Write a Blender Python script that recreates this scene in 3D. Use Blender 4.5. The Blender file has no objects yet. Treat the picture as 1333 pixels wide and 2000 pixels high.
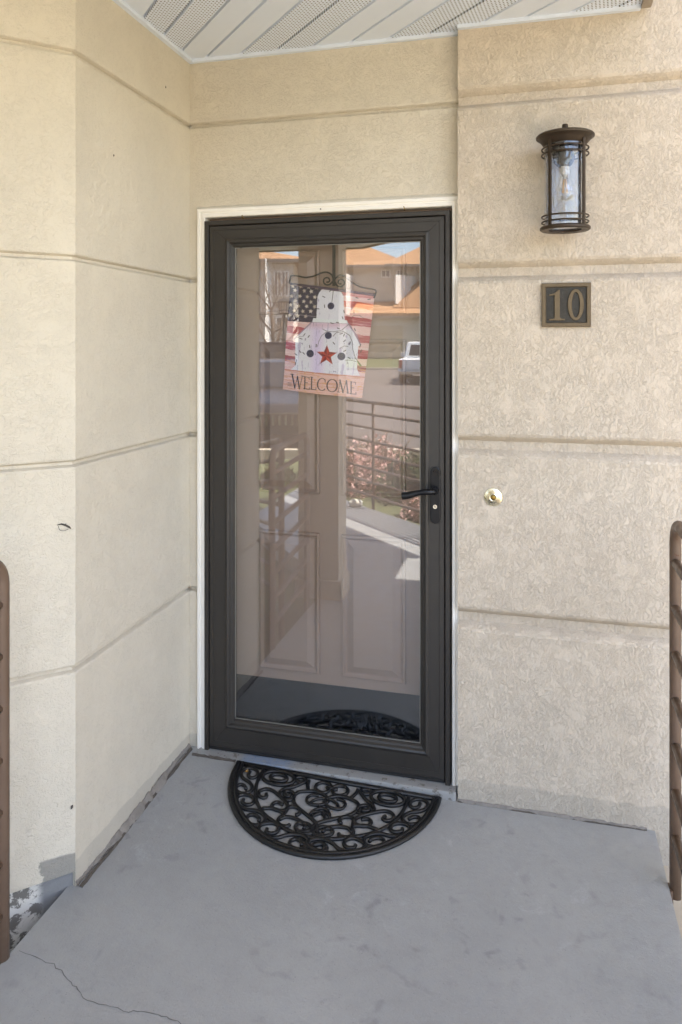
import bpy, bmesh, math, random
import numpy as np
from mathutils import Vector, Matrix

random.seed(7)
R = math.radians
scene = bpy.context.scene
col = scene.collection

# ------------------------------------------------------------------ camera
YAW = R(14.6)
cam_data = bpy.data.cameras.new('camera')
cam = bpy.data.objects.new('camera', cam_data)
col.objects.link(cam)
cam.location = (0, -2.69, 1.6)
cam.rotation_euler = (R(90), 0, YAW)
cam_data.sensor_fit = 'HORIZONTAL'
cam_data.sensor_width = 36
cam_data.lens = 36 * 1452 / 1333
cam_data.shift_y = -322 / 1333
cam_data.clip_start = 0.05
cam_data.clip_end = 2000
scene.camera = cam

# ------------------------------------------------------------------ world, sun, exposure
SUN_EL = R(64)
SUN_H = Vector((0.985, -0.17, 0)).normalized()
world = bpy.data.worlds.new('World')
scene.world = world
world.use_nodes = True
wn = world.node_tree
bg = wn.nodes['Background']
sky = wn.nodes.new('ShaderNodeTexSky')
sky.sky_type = 'NISHITA'
sky.sun_disc = False
sky.sun_elevation = SUN_EL
sky.sun_rotation = math.atan2(SUN_H.x, SUN_H.y)
sky.air_density = 1.0
sky.dust_density = 2.0
sky.ozone_density = 1.0
wn.links.new(sky.outputs[0], bg.inputs[0])
bg.inputs[1].default_value = 0.15
sun_data = bpy.data.lights.new('sun', 'SUN')
sun_data.energy = 4.5
sun_data.angle = R(0.5)
sun_data.color = (1.0, 0.95, 0.87)
sun = bpy.data.objects.new('sun', sun_data)
col.objects.link(sun)
sdir = Vector((SUN_H.x * math.cos(SUN_EL), SUN_H.y * math.cos(SUN_EL), math.sin(SUN_EL)))
sun.rotation_euler = sdir.to_track_quat('Z', 'Y').to_euler()
sun.location = (8, -3, 12)

vs = scene.view_settings
vs.view_transform = 'Standard'
vs.look = 'None'
vs.gamma = 1
vs.use_curve_mapping = False
vs.exposure = 2.5
vs.use_white_balance = True
vs.white_balance_temperature = 6700
vs.white_balance_tint = 12
scene.render.engine = 'CYCLES'
scene.cycles.use_denoising = True
scene.cycles.denoising_input_passes = 'RGB_ALBEDO_NORMAL'
scene.cycles.denoising_prefilter = 'ACCURATE'
scene.cycles.max_bounces = 12
scene.cycles.diffuse_bounces = 5
scene.cycles.transparent_max_bounces = 24
scene.cycles.caustics_reflective = False
scene.cycles.caustics_refractive = False
scene.cycles.sample_clamp_indirect = 6

# ------------------------------------------------------------------ node helpers
def srgb(r, g, b):
    f = lambda c: (c / 255 / 12.92) if c / 255 <= 0.04045 else ((c / 255 + 0.055) / 1.055) ** 2.4
    return (f(r), f(g), f(b), 1)

class NT:
    def __init__(s, name):
        s.m = bpy.data.materials.new(name)
        s.m.use_nodes = True
        s.t = s.m.node_tree
        s.p = s.t.nodes['Principled BSDF']
        s.out = s.t.nodes['Material Output']
    def n(s, typ, **kw):
        nd = s.t.nodes.new('ShaderNode' + typ)
        for k, v in kw.items():
            setattr(nd, k, v)
        return nd
    def l(s, a, b):
        s.t.links.new(a, b)
    def val(s, sock, v):
        if hasattr(v, 'links') or isinstance(v, bpy.types.NodeSocket):
            s.l(v, sock)
        else:
            sock.default_value = v
    def math(s, op, a, b=0.0, clamp=False):
        nd = s.n('Math', operation=op, use_clamp=clamp)
        s.val(nd.inputs[0], a)
        s.val(nd.inputs[1], b)
        return nd.outputs[0]
    def obj(s):
        if not hasattr(s, '_o'):
            s._o = s.n('TexCoord').outputs['Object']
        return s._o
    def mapping(s, loc=(0, 0, 0), rot=(0, 0, 0), scale=(1, 1, 1)):
        nd = s.n('Mapping')
        nd.inputs['Location'].default_value = loc
        nd.inputs['Rotation'].default_value = rot
        nd.inputs['Scale'].default_value = scale
        s.l(s.obj(), nd.inputs[0])
        return nd.outputs[0]
    def noise(s, scale, detail=3, rough=0.5, dist=0.0, vec=None):
        nd = s.n('TexNoise')
        nd.inputs['Scale'].default_value = scale
        nd.inputs['Detail'].default_value = detail
        nd.inputs['Roughness'].default_value = rough
        nd.inputs['Distortion'].default_value = dist
        s.l(vec if vec else s.obj(), nd.inputs['Vector'])
        return nd.outputs[0]
    def ramp(s, v, a, b, c=0.0, d=1.0):
        nd = s.n('MapRange')
        nd.interpolation_type = 'SMOOTHSTEP'
        s.l(v, nd.inputs[0])
        for i, x in enumerate((a, b, c, d)):
            nd.inputs[i + 1].default_value = x
        return nd.outputs[0]
    def mix(s, f, a, b, blend='MIX'):
        nd = s.n('Mix', data_type='RGBA', blend_type=blend)
        s.val(nd.inputs[0], f)
        s.val(nd.inputs[6], a)
        s.val(nd.inputs[7], b)
        return nd.outputs[2]
    def bump(s, h, strength=0.5, dist=0.01):
        nd = s.n('Bump')
        nd.inputs['Strength'].default_value = strength
        nd.inputs['Distance'].default_value = dist
        s.l(h, nd.inputs['Height'])
        s.l(nd.outputs[0], s.p.inputs['Normal'])
    def set(s, color=None, rough=None, metal=None, spec=None):
        if color is not None: s.val(s.p.inputs['Base Color'], color)
        if rough is not None: s.val(s.p.inputs['Roughness'], rough)
        if metal is not None: s.val(s.p.inputs['Metallic'], metal)
        if spec is not None: s.p.inputs['Specular IOR Level'].default_value = spec
        return s
    def sep_z(s):
        nd = s.n('SeparateXYZ')
        s.l(s.obj(), nd.inputs[0])
        return nd.outputs

def simple(name, color, rough=0.5, metal=0.0, vary=0.08, scale=8, bump=0.0, bscale=60, spec=0.5):
    t = NT(name)
    c2 = tuple(x * (1 - vary * 2.2) for x in color[:3]) + (1,)
    f = t.noise(scale, 4, 0.6)
    t.set(t.mix(f, c2, color), None, metal, spec)
    t.l(t.ramp(t.noise(scale * 3, 3), 0.3, 0.7, max(rough - 0.08, 0.02), min(rough + 0.08, 1)), t.p.inputs['Roughness'])
    if bump:
        t.bump(t.noise(bscale, 4, 0.6), bump, 0.004)
    return t.m

M = {}
def stucco(name, base, rot=(0, 0, 0), stretch=(1, 1, 1), band=True, amount=0.6, sc=1.0):
    t = NT(name)
    v = t.mapping(rot=rot, scale=stretch)
    n1 = t.noise(46 * sc, 3.0, 0.6, 0.45, v)
    r1 = t.math('ABSOLUTE', t.math('SUBTRACT', n1, 0.5))
    worm = t.ramp(r1, 0.0, 0.05, 1.0, 0.0)
    n2 = t.noise(64 * sc, 3.0, 0.6, 0.4, t.mapping(loc=(3.1, 1.7, 0.6), rot=(rot[0], rot[1] - 0.5, rot[2]), scale=stretch))
    r2 = t.math('ABSOLUTE', t.math('SUBTRACT', n2, 0.52))
    worm2 = t.ramp(r2, 0.0, 0.05, 1.0, 0.0)
    mask = t.ramp(t.noise(16, 3), 0.34, 0.52)
    mask2 = t.ramp(t.noise(19, 3, vec=t.mapping(loc=(5, 2, 8))), 0.34, 0.52)
    h = t.math('MULTIPLY', worm, mask)
    h2 = t.math('MULTIPLY', worm2, mask2)
    hs = t.math('ADD', h, t.math('MULTIPLY', h2, 0.7))
    hh = t.math('ADD', t.math('MULTIPLY', hs, -0.5), t.math('MULTIPLY', n1, 0.7))
    hh = t.math('ADD', hh, t.math('MULTIPLY', t.noise(190, 4, 0.7), 0.34))
    hh = t.math('ADD', hh, t.math('MULTIPLY', t.noise(3.0, 3), 1.0))
    dark = tuple(c * 0.955 for c in base[:3]) + (1,)
    pale = tuple(min(c * 1.03, 1) for c in base[:3]) + (1,)
    c = t.mix(t.ramp(t.noise(2.2, 5, 0.6), 0.32, 0.68), dark, pale)
    c = t.mix(t.math('MULTIPLY', hs, 0.09), c, tuple(x * 0.55 for x in base[:3]) + (1,))  # relief shade painted into the colour along the trowel strokes
    c = t.mix(t.math('MULTIPLY', t.ramp(t.noise(230, 2, 0.6), 0.56, 0.70), 0.12), c, tuple(x * 0.62 for x in base[:3]) + (1,))
    # rain streaks and grime
    st = t.ramp(t.noise(3.0, 4, 0.65, vec=t.mapping(scale=(3.2, 3.2, 0.35))), 0.52, 0.75)
    c = t.mix(t.math('MULTIPLY', st, 0.08), c, tuple(x * y for x, y in zip(base[:3], (0.72, 0.72, 0.70))) + (1,))
    if band:
        z = t.sep_z()[2]
        edge = t.math('ADD', z, t.math('MULTIPLY', t.noise(9, 4, 0.6), 0.035))
        bnd = t.ramp(edge, 0.092, 0.100, 1, 0) if band != 'corner' else t.ramp(edge, 0.118, 0.126, 1, 0)
        if band == 'corner':
            xe = t.math('ADD', t.sep_z()[0], t.math('MULTIPLY', t.noise(20, 4, 0.7), 0.06))
            bnd = t.math('MULTIPLY', bnd, t.ramp(xe, -1.356, -1.350))
        c = t.mix(t.math('MULTIPLY', bnd, 0.85 if band == 'corner' else 0.38), c, srgb(134, 131, 124) if band == 'corner' else srgb(158, 152, 142))
    t.set(c, 0.88, 0, 0.25)
    t.bump(hh, amount, 0.0078)
    return t.m

CREAM = srgb(210, 201, 184)
M['stucco_left'] = stucco('stucco_left', CREAM, amount=0.45, sc=1.1)
M['stucco_out'] = stucco('stucco_out', CREAM, amount=0.42, sc=0.9, band='corner', stretch=(1, 1, 1.25))
M['stucco_door'] = stucco('stucco_door', CREAM, amount=0.5, band=False, sc=1.0)
M['stucco_right'] = stucco('stucco_right', srgb(204, 191, 173), rot=(0, R(-28), 0), stretch=(1.3, 1, 0.72), amount=0.62, sc=1.2)
M['stucco_far'] = simple('stucco_far', srgb(206, 197, 181), 0.9, vary=0.05, scale=0.6)
M['trim_white'] = simple('trim_white', srgb(243, 239, 231), 0.55, vary=0.05, scale=14, bump=0.15, bscale=40)
M['caulk'] = simple('caulk', srgb(205, 198, 184), 0.8, vary=0.1, scale=40, bump=0.5, bscale=120)

def bronze_paint():
    t = NT('bronze_paint')
    c = t.mix(t.noise(5, 4, 0.6), srgb(43, 40, 37), srgb(50, 46, 42))
    sp = t.ramp(t.noise(230, 2, 0.5), 0.76, 0.8)
    c = t.mix(t.math('MULTIPLY', sp, 0.5), c, srgb(150, 145, 135))
    t.set(c, None, 0.0, 0.5)
    t.l(t.ramp(t.noise(18, 4), 0.3, 0.7, 0.38, 0.52), t.p.inputs['Roughness'])
    t.bump(t.noise(300, 2), 0.06, 0.001)
    return t.m
M['bronze'] = bronze_paint()
M['gasket'] = simple('gasket', srgb(28, 26, 25), 0.6)
M['bead'] = simple('bead', srgb(150, 148, 142), 0.35, 0.6, vary=0.05)
M['door_paint'] = simple('door_paint', srgb(168, 143, 128), 0.5, vary=0.04, scale=3, bump=0.08, bscale=90)
M['kick'] = simple('kick', srgb(8, 12, 22), 0.6, vary=0.1)
M['black_metal'] = simple('black_metal', srgb(12, 13, 19), 0.35, 0.3, vary=0.1)
M['chrome'] = simple('chrome', srgb(215, 212, 205), 0.18, 1.0, vary=0.02)
M['brass'] = simple('brass', srgb(250, 238, 205), 0.28, 1.0, vary=0.05, scale=30)
M['brass_dull'] = simple('brass_dull', srgb(150, 122, 62), 0.4, 1.0, vary=0.1, scale=60)
M['iron'] = simple('iron', srgb(38, 38, 34), 0.5, 0.4, vary=0.1)
M['lantern'] = simple('lantern', srgb(66, 54, 42), 0.42, 0.5, vary=0.12, scale=30, bump=0.1, bscale=200)
M['plaque_field'] = simple('plaque_field', srgb(66, 62, 54), 0.6, 0.3, vary=0.25, scale=40, bump=0.3, bscale=140)
M['plaque_bronze'] = simple('plaque_bronze', srgb(108, 92, 68), 0.5, 0.4, vary=0.12, scale=35, bump=0.15, bscale=160)
def rail_paint():
    t = NT('rail_paint')
    c = t.mix(t.noise(9, 4, 0.6), srgb(92, 73, 59), srgb(110, 89, 73))
    chips = t.math('MULTIPLY', t.ramp(t.noise(55, 3, 0.6), 0.66, 0.69), t.ramp(t.noise(7, 2), 0.5, 0.6))
    c = t.mix(chips, c, srgb(92, 58, 38))
    t.set(c, None, 0, 0.5)
    t.l(t.ramp(t.noise(25, 4), 0.3, 0.7, 0.34, 0.55), t.p.inputs['Roughness'])
    t.bump(t.noise(80, 4, 0.6), 0.12, 0.003)
    return t.m
M['rail'] = rail_paint()
M['soffit'] = simple('soffit', srgb(218, 227, 240), 0.45, vary=0.03, scale=4)
M['fascia'] = simple('fascia', srgb(150, 138, 122), 0.5, vary=0.06)
M['rubber'] = simple('rubber', srgb(17, 17, 18), 0.42, vary=0.15, scale=40, bump=0.2, bscale=200)
M['mortar'] = simple('mortar', srgb(150, 143, 135), 0.9, vary=0.25, scale=30, bump=0.8, bscale=90)
M['dirt'] = simple('dirt', srgb(98, 90, 82), 0.95, vary=0.3, scale=50, bump=0.8, bscale=120)
M['crack'] = simple('crack', srgb(114, 114, 114), 0.95, vary=0.2, scale=60)
M['leaf_dry'] = simple('leaf_dry', srgb(176, 140, 84), 0.7, vary=0.2, scale=80)
M['stone_white'] = simple('stone_white', srgb(226, 222, 212), 0.6, vary=0.05, scale=20)

def perforated():
    t = NT('soffit_perforated')
    v = t.mapping(rot=(0, 0, R(45)), scale=(1 / 0.0098, 1 / 0.0098, 1))
    sp = t.n('SeparateXYZ'); t.l(v, sp.inputs[0])
    row = t.math('FLOOR', sp.outputs[1])
    xo = t.math('ADD', t.math('MULTIPLY', sp.outputs[0], 0.62), t.math('MULTIPLY', row, 0.5))
    fx = t.math('MULTIPLY', t.math('SUBTRACT', t.math('FRACT', xo), 0.5), 1.4)
    fy = t.math('SUBTRACT', t.math('FRACT', sp.outputs[1]), 0.5)
    d = t.math('SQRT', t.math('ADD', t.math('MULTIPLY', fx, fx), t.math('MULTIPLY', fy, fy)))
    hole = t.ramp(d, 0.22, 0.32, 1, 0)
    t.set(t.mix(hole, srgb(218, 227, 240), srgb(92, 90, 86)), 0.5)
    t.bump(t.math('MULTIPLY', hole, -1), 0.4, 0.002)
    return t.m
M['soffit_perf'] = perforated()

def floor_mat():
    t = NT('porch_paint')
    base = t.mix(t.ramp(t.noise(1.1, 4, 0.6), 0.35, 0.65), srgb(149, 150, 150), srgb(160, 161, 160))
    fine = t.noise(26, 5, 0.7)
    base = t.mix(t.math('MULTIPLY', t.ramp(fine, 0.4, 0.75), 0.22), base, srgb(132, 132, 132))
    spots = t.math('MULTIPLY', t.ramp(t.noise(15, 2.5, 0.55, 0.4), 0.56, 0.74), t.ramp(t.noise(1.6, 2, vec=t.mapping(loc=(2.2, 0.4, 0))), 0.46, 0.62))
    base = t.mix(t.math('MULTIPLY', spots, 0.42), base, srgb(100, 100, 103))
    sc = t.math('MULTIPLY', t.ramp(t.noise(9, 6, 0.75, 0.8, t.mapping(loc=(9, 3, 0))), 0.54, 0.74), t.ramp(t.noise(1.9, 2, vec=t.mapping(loc=(4, 7, 0))), 0.5, 0.62))
    base = t.mix(t.math('MULTIPLY', sc, 0.5), base, srgb(186, 187, 190))
    grit = t.ramp(t.noise(210, 2, 0.6), 0.66, 0.74)
    base = t.mix(t.math('MULTIPLY', grit, 0.55), base, srgb(92, 92, 94))
    pores = t.ramp(t.noise(95, 3, 0.7, vec=t.mapping(loc=(1.3, 6.1, 0))), 0.60, 0.70)
    base = t.mix(t.math('MULTIPLY', pores, 0.22), base, srgb(112, 112, 114))
    pale = t.ramp(t.noise(150, 3, 0.7, vec=t.mapping(loc=(7.3, 2.1, 0))), 0.62, 0.72)
    base = t.mix(t.math('MULTIPLY', pale, 0.25), base, srgb(190, 190, 190))
    t.set(base, None, 0, 0.5)
    t.l(t.ramp(t.noise(12, 4), 0.3, 0.7, 0.42, 0.62), t.p.inputs['Roughness'])
    h = t.math('ADD', t.noise(110, 5, 0.75), t.math('MULTIPLY', t.noise(9, 3), 1.4))
    t.bump(h, 0.45, 0.004)
    return t.m
M['floor'] = floor_mat()

def foundation_mat():
    t = NT('foundation_paint')
    n = t.noise(17, 5, 0.7, 0.8)
    x = t.sep_z()[0]
    greyside = t.ramp(x, -1.405, -1.385)
    c = t.mix(t.ramp(n, 0.47, 0.53), srgb(206, 202, 194), srgb(112, 108, 102))
    c = t.mix(greyside, c, srgb(124, 124, 124))
    t.set(c, 0.9)
    t.bump(n, 0.7, 0.006)
    return t.m
M['foundation'] = foundation_mat()

def threshold_mat():
    t = NT('threshold_paint')
    n = t.noise(40, 5, 0.7)
    c = t.mix(t.ramp(n, 0.55, 0.65), srgb(148, 148, 146), srgb(104, 98, 92))
    x = t.sep_z()[0]
    blue = t.math('MULTIPLY', t.ramp(x, -1.10, -1.06), t.ramp(x, -0.92, -0.86, 1, 0))
    c = t.mix(t.math('MULTIPLY', t.math('MULTIPLY', blue, t.ramp(t.noise(60, 4, 0.7), 0.3, 0.5)), 0.6), c, srgb(112, 136, 168))
    t.set(c, 0.6)
    t.bump(n, 0.4, 0.003)
    return t.m
M['threshold'] = threshold_mat()

def glass(name, r0, tint=(1, 1, 1, 1), rough=0.0, wavy=0.0):
    t = NT(name)
    t.t.nodes.remove(t.p)
    tr = t.n('BsdfTransparent'); tr.inputs[0].default_value = tint
    gl = t.n('BsdfGlossy'); gl.inputs['Roughness'].default_value = rough
    gl.inputs[0].default_value = (1, 1, 1, 1)
    lw = t.n('LayerWeight'); lw.inputs[0].default_value = 0.5
    f5 = t.math('POWER', lw.outputs['Facing'], 5.0)
    fac = t.math('ADD', t.math('MULTIPLY', f5, 1 - r0), r0, clamp=True)
    if wavy:
        b = t.n('Bump'); b.inputs['Strength'].default_value = wavy; b.inputs['Distance'].default_value = 0.01
        t.l(t.noise(38, 2, 0.5, 0.6, t.mapping(scale=(1, 1, 0.45))), b.inputs['Height'])
        t.l(b.outputs[0], gl.inputs['Normal']); t.l(b.outputs[0], lw.inputs['Normal'])
    mx = t.n('MixShader')
    t.l(fac, mx.inputs[0]); t.l(tr.outputs[0], mx.inputs[1]); t.l(gl.outputs[0], mx.inputs[2])
    t.l(mx.outputs[0], t.out.inputs[0])
    return t.m
M['pane'] = glass('storm_glass', 0.10, (0.93, 0.94, 0.94, 1))
M['lantern_glass'] = glass('lantern_glass', 0.055, (0.90, 0.91, 0.93, 1), 0.02, 0.5)
M['bulb_glass'] = glass('bulb_glass', 0.16, (0.97, 0.97, 0.97, 1))
M['car_glass'] = simple('car_glass', srgb(30, 34, 38), 0.08, 0, vary=0.02)

M['filament'] = simple('filament', srgb(240, 176, 84), 0.5)

# far place materials
M['grass'] = simple('grass', (0.12, 0.14, 0.05, 1), 0.9, vary=0.25, scale=3, bump=0.8, bscale=30)
M['asphalt'] = simple('asphalt', (0.135, 0.115, 0.10, 1), 0.9, vary=0.12, scale=0.8, bump=0.3, bscale=60)
M['kerb'] = simple('kerb', srgb(190, 178, 158), 0.85, vary=0.1, scale=3)
M['line_paint'] = simple('line_paint', srgb(225, 222, 214), 0.7)
def shingle():
    t = NT('roof_shingle')
    br = t.n('TexBrick')
    br.inputs['Color1'].default_value = srgb(184, 142, 102)
    br.inputs['Color2'].default_value = srgb(166, 124, 86)
    br.inputs['Mortar'].default_value = srgb(130, 90, 56)
    br.inputs['Scale'].default_value = 3.0
    br.inputs['Mortar Size'].default_value = 0.03
    t.l(t.obj(), br.inputs['Vector'])
    t.set(t.mix(t.math('MULTIPLY', t.noise(2, 4), 0.4), br.outputs[0], srgb(192, 154, 114)), 0.9)
    return t.m
M['shingle'] = shingle()
M['window_glass'] = simple('window_glass', srgb(70, 72, 72), 0.08, 0, vary=0.05)
M['garage'] = simple('garage', srgb(190, 174, 146), 0.7, vary=0.03, scale=1)
M['bark'] = simple('bark', srgb(120, 98, 76), 0.9, vary=0.2, scale=12)
M['leaf_green'] = simple('leaf_green', (0.085, 0.13, 0.04, 1), 0.7, vary=0.3, scale=9)
M['blossom'] = simple('blossom', srgb(244, 200, 192), 0.7, vary=0.15, scale=12)
M['car_white'] = simple('car_white', srgb(226, 226, 224), 0.25, vary=0.01)
M['car_dark'] = simple('car_dark', srgb(44, 46, 50), 0.22, 0.2, vary=0.02)
M['car_black'] = simple('car_black', srgb(26, 26, 28), 0.25, 0.1, vary=0.02)
M['tyre'] = simple('tyre', srgb(26, 26, 26), 0.85)
M['tail_red'] = simple('tail_red', srgb(150, 40, 30), 0.25)

# ------------------------------------------------------------------ object helpers
def thing(name, label, cat, loc=(0, 0, 0), group=None, kind=None):
    o = bpy.data.objects.new(name, None)
    o.empty_display_size = 0.1
    col.objects.link(o)
    o.location = loc
    return tag(o, label, cat, group, kind)

def tag(o, label=None, cat=None, group=None, kind=None):
    if label: o['label'] = label
    if cat: o['category'] = cat
    if group: o['group'] = group
    if kind: o['kind'] = kind
    return o

def wloc(o):
    v = Vector((0, 0, 0))
    while o is not None:
        v = v + o.location
        o = o.parent
    return v

def link(name, me, mat, parent=None, smooth=False):
    if mat is not None:
        me.materials.append(M[mat] if isinstance(mat, str) else mat)
    if smooth:
        for p in me.polygons:
            p.use_smooth = True
    o = bpy.data.objects.new(name, me)
    col.objects.link(o)
    if parent is not None:
        o.parent = parent
        base = parent
        while base.parent is not None:
            base = base.parent
        if parent.type == 'EMPTY':
            o.matrix_parent_inverse = Matrix.Translation(-parent.location)
    return o

def mesh(name, vs_, fs, mat, parent=None, smooth=False):
    me = bpy.data.meshes.new(name)
    me.from_pydata([tuple(v) for v in vs_], [], fs)
    me.update()
    bm = bmesh.new(); bm.from_mesh(me)
    bmesh.ops.recalc_face_normals(bm, faces=bm.faces)
    bm.to_mesh(me); bm.free()
    return link(name, me, mat, parent, smooth)

def from_bm(name, bm, mat, parent=None, smooth=False, recalc=True):
    if recalc:
        bmesh.ops.recalc_face_normals(bm, faces=bm.faces)
    me = bpy.data.meshes.new(name)
    bm.to_mesh(me); bm.free()
    return link(name, me, mat, parent, smooth)

def bm_box(bm, a, b, bev=0.0, mtx=None):
    x0, y0, z0 = a; x1, y1, z1 = b
    vv = [bm.verts.new(p) for p in ((x0, y0, z0), (x1, y0, z0), (x1, y1, z0), (x0, y1, z0), (x0, y0, z1), (x1, y0, z1), (x1, y1, z1), (x0, y1, z1))]
    ff = [bm.faces.new([vv[i] for i in q]) for q in ((0, 3, 2, 1), (4, 5, 6, 7), (0, 1, 5, 4), (1, 2, 6, 5), (2, 3, 7, 6), (3, 0, 4, 7))]
    if bev:
        es = list({e for f in ff for e in f.edges})
        r = bmesh.ops.bevel(bm, geom=es, offset=bev, segments=2, profile=0.7, affect='EDGES')
        vv = list({v for f in r['faces'] for v in f.verts} | {v for v in vv if v.is_valid})
    if mtx:
        for v in vv: v.co = mtx @ v.co
    return vv

def box(name, a, b, mat, parent=None, bev=0.0, mtx=None):
    bm = bmesh.new()
    bm_box(bm, a, b, bev, mtx)
    return from_bm(name, bm, mat, parent)

def sweep(pts, r, segs=8, closed=False, flat=1.0):
    """tube verts/faces along pts; r number or list"""
    pts = [Vector(p) for p in pts]
    n = len(pts)
    rr = r if isinstance(r, (list, tuple)) else [r] * n
    vs_, fs = [], []
    up = None
    for i in range(n):
        if closed:
            t = (pts[(i + 1) % n] - pts[i - 1]).normalized()
        else:
            t = (pts[min(i + 1, n - 1)] - pts[max(i - 1, 0)]).normalized()
        if up is None:
            a = Vector((0, 0, 1)) if abs(t.z) < 0.9 else Vector((1, 0, 0))
            up = (a - t * a.dot(t)).normalized()
        else:
            up = (up - t * up.dot(t))
            up = up.normalized() if up.length > 1e-6 else t.orthogonal().normalized()
        s = t.cross(up)
        for k in range(segs):
            an = 2 * math.pi * k / segs
            vs_.append(pts[i] + (up * math.cos(an) * flat + s * math.sin(an)) * rr[i])
    m = n if closed else n - 1
    for i in range(m):
        j = (i + 1) % n
        for k in range(segs):
            l = (k + 1) % segs
            fs.append((i * segs + k, j * segs + k, j * segs + l, i * segs + l))
    if not closed:
        fs.append(tuple(range(segs))[::-1])
        fs.append(tuple((n - 1) * segs + k for k in range(segs)))
    return vs_, fs

def tube(name, pts, r, mat, parent=None, segs=8, closed=False, flat=1.0):
    v, f = sweep(pts, r, segs, closed, flat)
    return mesh(name, v, f, mat, parent, True)

def lathe(name, prof, c, mat, parent=None, segs=40, smooth=True, axis='Z'):
    vs_, fs = [], []
    for (r, z) in prof:
        for k in range(segs):
            a = 2 * math.pi * k / segs
            if axis == 'Z': p = (c[0] + r * math.cos(a), c[1] + r * math.sin(a), c[2] + z)
            else: p = (c[0] + r * math.cos(a), c[1] + z, c[2] + r * math.sin(a))
            vs_.append(p)
    for i in range(len(prof) - 1):
        for k in range(segs):
            l = (k + 1) % segs
            fs.append((i * segs + k, i * segs + l, (i + 1) * segs + l, (i + 1) * segs + k))
    me = mesh(name, vs_, fs, mat, parent, smooth)
    bm = bmesh.new(); bm.from_mesh(me.data)
    bmesh.ops.remove_doubles(bm, verts=bm.verts, dist=1e-5)
    bmesh.ops.recalc_face_normals(bm, faces=bm.faces)
    bm.to_mesh(me.data); bm.free()
    if smooth:
        for p in me.data.polygons: p.use_smooth = True
        mod_sharp(me)
    return me

def mod_sharp(o, ang=40):
    bm = bmesh.new(); bm.from_mesh(o.data)
    for e in bm.edges:
        if len(e.link_faces) == 2 and e.calc_face_angle(0) > R(ang):
            e.smooth = False
    bm.to_mesh(o.data); bm.free()

def prism(name, poly, t0, t1, to3, mat, parent=None, bev=0.0):
    """poly = 2d outline, extruded t0..t1; to3(u, v, t) -> point"""
    bm = bmesh.new()
    vv = [bm.verts.new(to3(u, v, t0)) for u, v in poly]
    f = bm.faces.new(vv)
    r = bmesh.ops.extrude_face_region(bm, geom=[f])
    nv = [g for g in r['geom'] if isinstance(g, bmesh.types.BMVert)]
    for v_, (u, v) in zip(nv, poly):
        pass
    base = {tuple(x.co): i for i, x in enumerate(vv)}
    for x in nv:
        i = base[tuple(x.co)]
        x.co = to3(poly[i][0], poly[i][1], t1)
    if bev:
        nvs = set(nv)
        es = [e for e in bm.edges if e.verts[0] in nvs and e.verts[1] in nvs]
        bmesh.ops.bevel(bm, geom=es, offset=bev, segments=2, profile=0.6, affect='EDGES')
    return from_bm(name, bm, mat, parent)

def smoothpath(pts, sub=6, closed=False):
    P = [Vector(p) for p in pts]
    n = len(P); out = []
    m = n if closed else n - 1
    for i in range(m):
        p0 = P[i - 1] if (i > 0 or closed) else P[0]
        p1 = P[i]; p2 = P[(i + 1) % n]
        p3 = P[(i + 2) % n] if (i + 2 < n or closed) else P[-1]
        for k in range(sub):
            t = k / sub
            out.append(0.5 * ((2 * p1) + (p2 - p0) * t + (2 * p0 - 5 * p1 + 4 * p2 - p3) * t * t + (3 * p1 - p0 - 3 * p2 + p3) * t ** 3))
    if not closed: out.append(P[-1])
    return out

# ================================================================== STRUCTURE: ground, road, porch floor
AX = Vector((-math.sin(YAW), -math.cos(YAW), 0))      # direction out across the car park, away from the door
RX = Vector((math.cos(YAW), -math.sin(YAW), 0))
def out_pt(d, l, z=0.0):
    """point d metres out from the door (plus the camera's own distance) and l metres to the right of that line"""
    p = Vector((0, 2.69, 0)) + AX * d + RX * l
    p.z = z
    return p
def lat(px, d):
    return (px - 666.5) / 1452 * d
def hz(py, d):
    return 1.6 - (py - 678) / 1452 * d

tag(mesh('ground', [(-400, -400, -0.14), (400, -400, -0.14), (400, 400, -0.14), (-400, 400, -0.14)], [(0, 1, 2, 3)], 'grass'),
    'flat green lawn around the houses', 'lawn', kind='structure')
def strip(name, d0, d1, z0, z1, mat, l0=-60, l1=60, label=None, cat=None, thick=0.0):
    o = mesh(name, [out_pt(d0, l0, z0), out_pt(d0, l1, z0), out_pt(d1, l1, z1), out_pt(d1, l0, z1)], [(0, 1, 2, 3)], mat)
    return tag(o, label, cat, kind='structure')
def kerb(name, d0, d1, z0, z1, label, l0=-60, l1=60):
    vv = [out_pt(d, l, z) for d, l, z in ((d0, l0, z0), (d1, l0, z0), (d1, l1, z0), (d0, l1, z0), (d0, l0, z1), (d1, l0, z1), (d1, l1, z1), (d0, l1, z1))]
    o = mesh(name, vv, [(0, 3, 2, 1), (4, 5, 6, 7), (0, 1, 5, 4), (1, 2, 6, 5), (2, 3, 7, 6), (3, 0, 4, 7)], 'kerb')
    return tag(o, label, 'kerb', kind='structure')
kerb('kerb', 11.55, 11.75, -0.3, 0.0, 'pale concrete kerb between the flower bed and the car park')
strip('road', 11.75, 30, -0.10, -0.10, 'asphalt', label='grey asphalt car park reflected in the door glass', cat='asphalt')
strip('road', 30, 42, -0.10, 0.30, 'asphalt', label='far rising part of the grey asphalt car park', cat='asphalt')
kerb('kerb', 42, 42.35, -0.3, 0.44, 'sunlit pale kerb below the far garage lawn')
strip('lawn', 42.35, 45.5, 0.40, 0.95, 'grass', label='strip of grass in front of the far garage', cat='lawn')
strip('lawn', 45.5, 80, 0.95, 1.2, 'grass', label='ground rising under the far townhouses', cat='lawn')
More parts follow.
